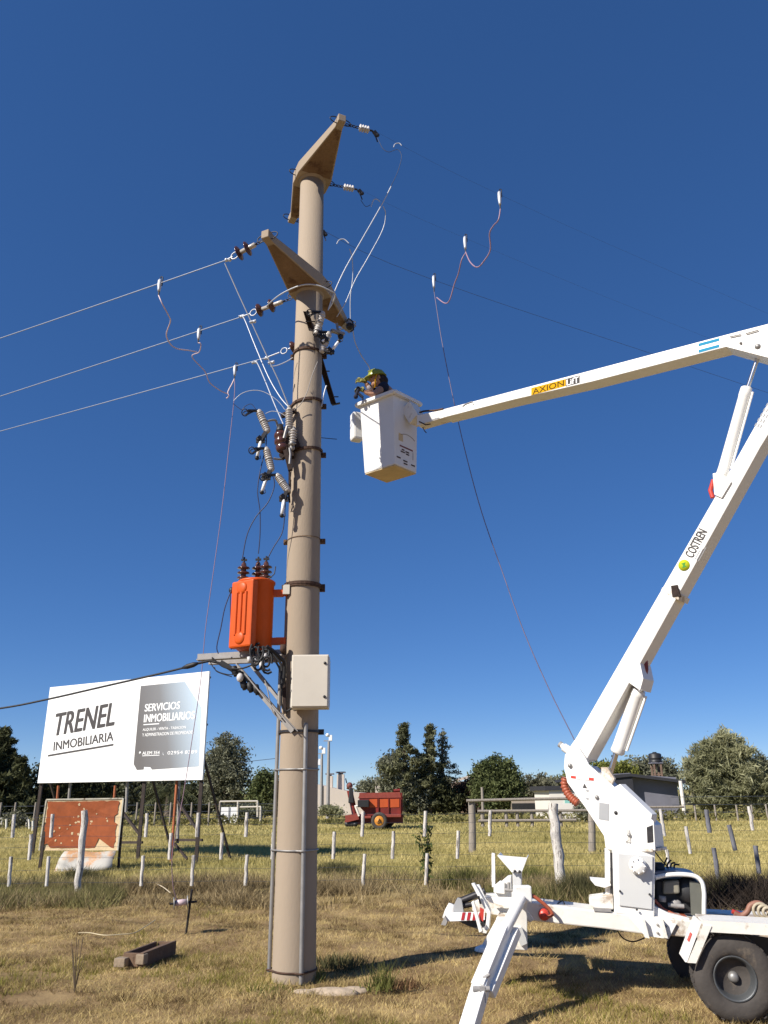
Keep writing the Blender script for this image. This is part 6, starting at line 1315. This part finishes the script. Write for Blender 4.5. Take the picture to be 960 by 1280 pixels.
q = MB(); q.bar(at(432, 973, wY), at(433.5, 979, wY), .07, .05); q.tube([at(441, 1019, wY-.1), at(438, 1004, wY-.1)], .03, 6); q.build('strut', navy, cu_)
q = MB(); q.tube([at(449, 1020, wY-.1), at(444.5, 1008, wY-.1)], .06, 6); q.tube([at(443, 1008, wY-.1), at(450, 1007, wY-.1)], .05, 6); q.build('ladder_rail', plasterw, cu_)

# ================================================================== TREES
def crown(center_h, groups):
    return groups
def tree(name, px, ybase, Yd, blobs, mat, label, n=9000, gap=.16, size=.22, trunk=.25, cat='tree', group=None, elong=1.6, droop=0., limbs=True, thin=0.0, tmat=None, seedy=None):
    """blobs: (px, py, rx_px, ry_px) lobes of the crown read against the place at distance Yd"""
    b0 = at(px, ybase, Yd); b0.z = 0; th_ = thing(name, b0, label, cat, group); k_ = Yd*1.02/F; C_ = []; q = MB()
    lobes = []
    tot = sum(bx*by for _, _, bx, by in blobs)
    for (x_, y_, rx, ry) in blobs:
        c = at(x_, y_, Yd); RX, RZ = rx*k_, ry*k_; RYd = (RX+RZ)*.5; c.y += rng.normal()*RYd*.3
        lobes.append((c, RX, RYd, RZ)); m_ = int(n*rx*ry/tot)
        ncl = max(9, int(m_/34)); d = rng.normal(size=(ncl, 3)); d /= np.linalg.norm(d, axis=1)[:,None]; rr = (.30+(.72+gap)*rng.random(ncl)**.7)[:,None]
        cc_ = np.array([c.x, c.y, c.z]) + d*rr*np.array([RX, RYd, RZ])
        ks_ = (10+rng.random(ncl)*44).astype(int); sc_ = np.repeat(.7+.9*rng.random(ncl), ks_)[:,None]; cl = np.repeat(cc_, ks_, 0) + rng.normal(size=(int(ks_.sum()), 3))*np.array([1, 1, .7])*size*1.25*sc_
        C_.append(cl)
        # limb from the trunk into the lobe
        if limbs:
            s_ = V((b0.x+(c.x-b0.x)*.1, b0.y, max(.4, min(c.z*.55, c.z-RZ*.9)))); q.tube([s_, s_.lerp(c, .5)+V((0,0,-.1)), c], [trunk*.45, trunk*.3, trunk*.1], 6)
            for cc1 in cc_[:: max(1, ncl//7)]: q.tube([s_.lerp(c, .6), V(cc1)], [trunk*.16, trunk*.04], 4)
    top = max(lobes, key=lambda l: l[0].z)[0]
    q.tube([b0-V((0,0,.1)), b0.lerp(V((top.x, top.y, top.z)), .35)+V((.1,0,0)), V((top.x, top.y, top.z))], [trunk, trunk*.75, trunk*.15], 9)
    q.build('trunk', tmat or barkm, th_); C_ = np.concatenate(C_); C_ = C_[C_[:,2] > .12]
    npmesh('crown', leaves(C_, size, elong, droop), 4, mat, th_); return th_
def conifer(name, px, ybase, ytop, wpx, Yd, mat, label, n=9000, size=.25, trunk=.22, ragged=.35, base_gap=.06, group='conifers', lean=0, sparse=1.0):
    b0 = at(px, ybase, Yd); b0.z = 0; top = at(px+lean, ytop, Yd); H_ = top.z; k_ = Yd*1.02/F; W_ = wpx*k_/2; th_ = thing(name, b0, label, 'tree', group); q = MB(); C_ = []
    q.tube([b0-V((0,0,.1)), b0.lerp(top, .5), top], [trunk, trunk*.6, .03], 9)
    nb_ = 40; per = int(n/nb_/3)
    for i in range(nb_):
        t_ = base_gap+(1-base_gap)*(i+.5)/nb_; a_ = i*2.4+rng.random(); L_ = W_*(1-t_**1.25)*(.30+(1-ragged)*.3+ragged*3.0*rng.random()**1.6)+.15; o = b0.lerp(top, t_)
        e = o + V((math.cos(a_)*L_, math.sin(a_)*L_*.8, L_*(.12-.25*rng.random()))); q.tube([o, e], [trunk*.22*(1.1-t_), .015], 4)
        m_ = int(per*3*(.35+.65*L_/W_)*sparse); s_ = rng.random(m_)**.6
        P_ = np.array(o)+(np.array(e)-np.array(o))*s_[:,None] + rng.normal(size=(m_,3))*np.array([.26, .26, .20])*max(.45, L_*.36); C_.append(P_)
    q.build('trunk', barkm, th_); C_ = np.concatenate(C_); C_ = C_[C_[:,2] > .15]; npmesh('crown', leaves(C_, size, 2.8, .35), 4, mat, th_); return th_
lf_dk = leafmat('conifer_dark', (.045, .054, .026), .5, .15, .9, col2=(.125, .13, .065))
lf_gn = leafmat('conifer_green', (.085, .098, .050), .45, .25, .9, col2=(.25, .25, .14))
lf_rd = leafmat('round_tree_green', (.045, .068, .024), .45, .2, .9, col2=(.16, .18, .075))
lf_gg = leafmat('grey_green', (.25, .255, .125), .35, .45, .5, col2=(.52, .51, .32))
lf_gy = leafmat('pale_willow', (.16, .16, .095), .35, .3, .5, col2=(.32, .31, .22))
lf_ye = leafmat('yellow_green', (.13, .14, .03), .35, .3, .5, col2=(.26, .27, .07))
lf_br = leafmat('brown_scrub', (.10, .06, .045), .35, .15, .5, col2=(.16, .10, .07))
lf_eu = leafmat('eucalypt', (.105, .115, .072), .45, .25, .9, col2=(.29, .29, .20))
conifer('tall_conifer', 6, 1022, 912, 66, 62, lf_dk, 'dark conifer cut by the left edge of the frame', n=26000, size=.18, ragged=.4)
conifer('dark_conifer', -30, 1022, 930, 80, 60, lf_dk, 'broad dark conifer just outside the left edge', n=9000, size=.26)
conifer('dark_conifer', 26, 1020, 950, 44, 61, lf_dk, 'shorter dark conifer between the left edge tree and the billboard', n=8000, size=.26)
gT = 'dark trees behind the billboard'
tree('dark_tree', 62, 1020, 64, [(50, 1000, 26, 20), (75, 985, 22, 26), (62, 970, 18, 14)], lf_dk, 'dark leafy tree left of the rusty sign behind the billboard', group=gT, n=7000)
tree('dark_tree', 110, 1020, 66, [(105, 995, 26, 22), (128, 985, 24, 24), (92, 975, 18, 16)], lf_dk, 'dark leafy tree rising behind the middle of the rusty sign', group=gT, n=7000)
tree('dark_tree', 165, 1020, 68, [(150, 993, 22, 22), (175, 990, 22, 24), (190, 975, 18, 16)], lf_eu, 'grey dark tree behind the billboard frame posts', group=gT, n=6000)
tree('dark_tree', 235, 1022, 70, [(232, 995, 20, 20), (248, 1000, 18, 16), (262, 992, 14, 18)], lf_dk, 'dark tree under the right end of the billboard', group=gT, n=5000)
tree('dark_tree', 88, 1020, 72, [(85, 990, 22, 18), (100, 1000, 20, 14), (70, 1000, 20, 14)], lf_dk, 'dark foliage filling the gap left of the rusty sign top', group=gT, n=5000)
tree('dark_tree', 140, 1020, 73, [(140, 985, 22, 18), (122, 1000, 20, 14), (160, 1000, 20, 14)], lf_eu, 'grey dark foliage right of the rusty sign', group=gT, n=5000)
tree('dark_tree', 205, 1020, 74, [(205, 990, 22, 18), (190, 1000, 20, 14), (222, 988, 20, 18)], lf_dk, 'dark foliage behind the drooping palm', group=gT, n=5000)
# palm
pb0 = at(212, 1018, 52); pb0.z = 0; pm = thing('palm_tree', pb0, 'dark drooping palm tree seen beneath the right part of the billboard', 'palm'); q = MB(); ptp = at(213, 990, 52); q.tube([pb0, ptp], [.35, .25], 10); q.build('trunk', barkm, pm)
for i in range(26):
    a_ = i*2.4; L_ = 1.9+.5*rng.random(); up_ = .9*rng.random()-.1; q = MB(); pts = []
    for j in range(7): s_ = j/6; pts.append(ptp+V((math.cos(a_)*L_*s_, math.sin(a_)*L_*s_, up_*L_*s_-1.5*s_*s_)))
    for j in range(6):
        d_ = (pts[j+1]-pts[j]); sd_ = d_.cross(V((0,0,1))).normalized()
        for s_ in (-1, 1):
            for m_ in range(3):
                o = pts[j]+d_*(m_/3); q.add([o, o+d_*.18, o+d_*.5+sd_*s_*.42-V((0,0,.22))], [(0,1,2)])
    q.tube(pts, [.03]*6+[.01], 4); q.build('frond', lf_dk, pm)
tree('clumpy_pine', 283, 1020, 68, [(283, 938, 17, 17), (270, 955, 18, 14), (297, 950, 14, 14), (280, 970, 22, 16), (262, 985, 14, 16), (300, 980, 14, 14), (281, 995, 22, 14)], lf_eu, 'tall clumpy grey-green tree standing between the billboard and the pole', n=20000, size=.15, trunk=.4)
tree('round_dark_tree', 331, 1016, 66, [(333, 978, 12, 13), (324, 986, 11, 11), (338, 990, 12, 12), (330, 998, 16, 10)], lf_rd, 'small round dark green tree just left of the concrete pole', n=9000, size=.17)
conifer('ragged_conifer', 505, 1019, 905, 50, 60, lf_gn, 'tall ragged conifer behind the red wagon, leftmost of the trio', n=15000, size=.12, ragged=.62, sparse=.85)
tree('conifer_skirt', 497, 1019, 60.5, [(492, 960, 14, 14), (497, 985, 20, 18), (482, 952, 9, 5), (515, 1000, 18, 16)], lf_eu, 'spreading leafy lower tree against the foot of the ragged conifer', n=8000, size=.18)
conifer('ragged_conifer', 537, 1019, 907, 30, 61, lf_gn, 'slim tall conifer in the middle of the trio behind the wagon', n=12000, size=.12, ragged=.62, sparse=.85)
tree('dark_understorey', 535, 1019, 62, [(528, 1000, 18, 16), (545, 990, 16, 22), (520, 985, 14, 18), (560, 1003, 14, 14)], lf_dk, 'dark mass of foliage at the foot of the tall conifers', n=9000, size=.20)
conifer('bare_conifer', 553, 1019, 915, 34, 62, lf_eu, 'half bare thin conifer with drooping twigs, rightmost of the trio', n=6000, size=.11, ragged=.6, sparse=.55)
tree('brown_scrub', 588, 1018, 63, [(580, 996, 15, 16), (597, 990, 13, 16), (573, 1004, 10, 10)], lf_br, 'brown leafless scrub between the conifers and the round tree', n=6000, size=.16)
tree('round_green_tree', 619, 1018, 60, [(620, 967, 20, 18), (607, 978, 16, 18), (634, 978, 15, 18), (619, 992, 26, 15)], lf_rd, 'round dark green tree right of the brown scrub', n=20000, size=.14, trunk=.35)
tree('pale_tree', 668, 1012, 66, [(664, 985, 14, 12), (676, 980, 12, 10), (655, 992, 12, 12), (680, 995, 16, 10)], lf_gy, 'pale wispy grey-green tree above the paddock fence', n=6000, size=.15)
tree('pale_tree', 697, 1010, 75, [(694, 984, 14, 9), (710, 986, 12, 9)], lf_eu, 'low tree showing over the roof of the white shed', n=4000, size=.18)
tree('yellow_green_tree', 762, 1005, 64, [(757, 965, 20, 11), (742, 970, 16, 11), (775, 968, 18, 11), (720, 975, 12, 8), (764, 985, 26, 14)], lf_ye, 'yellow-green tree behind the lift arm and the dark roof', n=9000, size=.18)
tree('grey_tree', 808, 1005, 66, [(802, 958, 14, 9), (822, 960, 16, 11), (838, 970, 13, 12), (790, 968, 12, 12), (815, 978, 26, 12)], lf_eu, 'dark grey-green tree around the water tank', n=9000, size=.18)
tree('feathery_tree', 905, 1012, 50, [(905, 926, 11, 11), (914, 936, 18, 12), (896, 938, 14, 11),  (890, 948, 22, 15), (925, 950, 20, 15), (880, 968, 18, 20), (905, 978, 34, 22), (935, 985, 28, 22), (885, 995, 22, 12)], lf_gg, 'big feathery grey-green tree at the right edge', n=30000, size=.10, trunk=.22, elong=4.0, droop=.5, gap=.30)
tree('feathery_tree', 965, 1012, 52, [(955, 975, 22, 18), (948, 960, 14, 12), (965, 990, 26, 20), (985, 975, 26, 26)], lf_eu, 'darker bushy tree cut by the right edge', n=15000, size=.11, elong=3.0, gap=.25)
tree('far_tree', 462, 1006, 90, [(458, 985, 8, 6), (470, 983, 9, 7)], lf_eu, 'distant tree showing above the wagon roof', n=2500, size=.25)
for i, (x_, y_, rx, ry, Yd, mt_, lab) in enumerate(((414, 1014, 11, 5, 52, lf_gg, 'green bush at the foot of the street lamps'), (290, 1017, 14, 8, 49.5, lf_gn, 'dark green shrub growing inside the goal frame'), (312, 1016, 16, 8, 51, lf_eu, 'grey shrub behind the goal frame'), (20, 1024, 9, 5, 44, lf_gy, 'dry pale grass clump in the far field at left'),
        (734, 1012, 12, 6, 44, lf_eu, 'brownish shrub beside the white shed'), (345, 1012, 14, 8, 55, lf_dk, 'dark shrub row behind the pole'))):
    tree('shrub', x_, y_+ry, Yd, [(x_-rx*.4, y_, rx*.7, ry), (x_+rx*.5, y_+1, rx*.6, ry*.9)], mt_, lab, cat='shrub', n=2600, size=.10, trunk=.05)
# far hedge line closing the horizon
Xs = np.linspace(-95, 105, 900); cen = []
for yv, hh0, n_ in ((92, 1.7, 26000), (46.5, .35, 9000)):
    x_ = rng.uniform(-100, 110, n_)*yv/92; hgt_ = hh0*(.55+.45*vn(x_, x_*0, .25, 31))+.3; cen.append(np.c_[x_, yv+rng.normal(size=n_)*1.2, rng.random(n_)*np.clip(hgt_, .2, 9)*(1-.75*((x_ > -8)&(x_ < 0)&(yv < 50)))])
stuff(npmesh('far_hedge', leaves(cen[0], .42, 1.4), 4, lf_eu)); stuff(npmesh('rough_field_edge', leaves(cen[1], .16, 2.4), 4, leafmat('field_edge', (.16, .15, .06), .35, .2, .3)))
q = MB(); q.tube([at(300, 953, 66), at(345, 948, 66)], .02, 4); tag(q.build('thin_line', wired, origin=tuple(at(300, 953, 66))), 'faint far wire between the clumpy tree and the concrete pole', 'wire')
for o in list(bpy.data.objects):
    if o.type == 'MESH' and 'label' not in o and o.parent is None and 'kind' not in o: print('UNLABELLED', o.name)
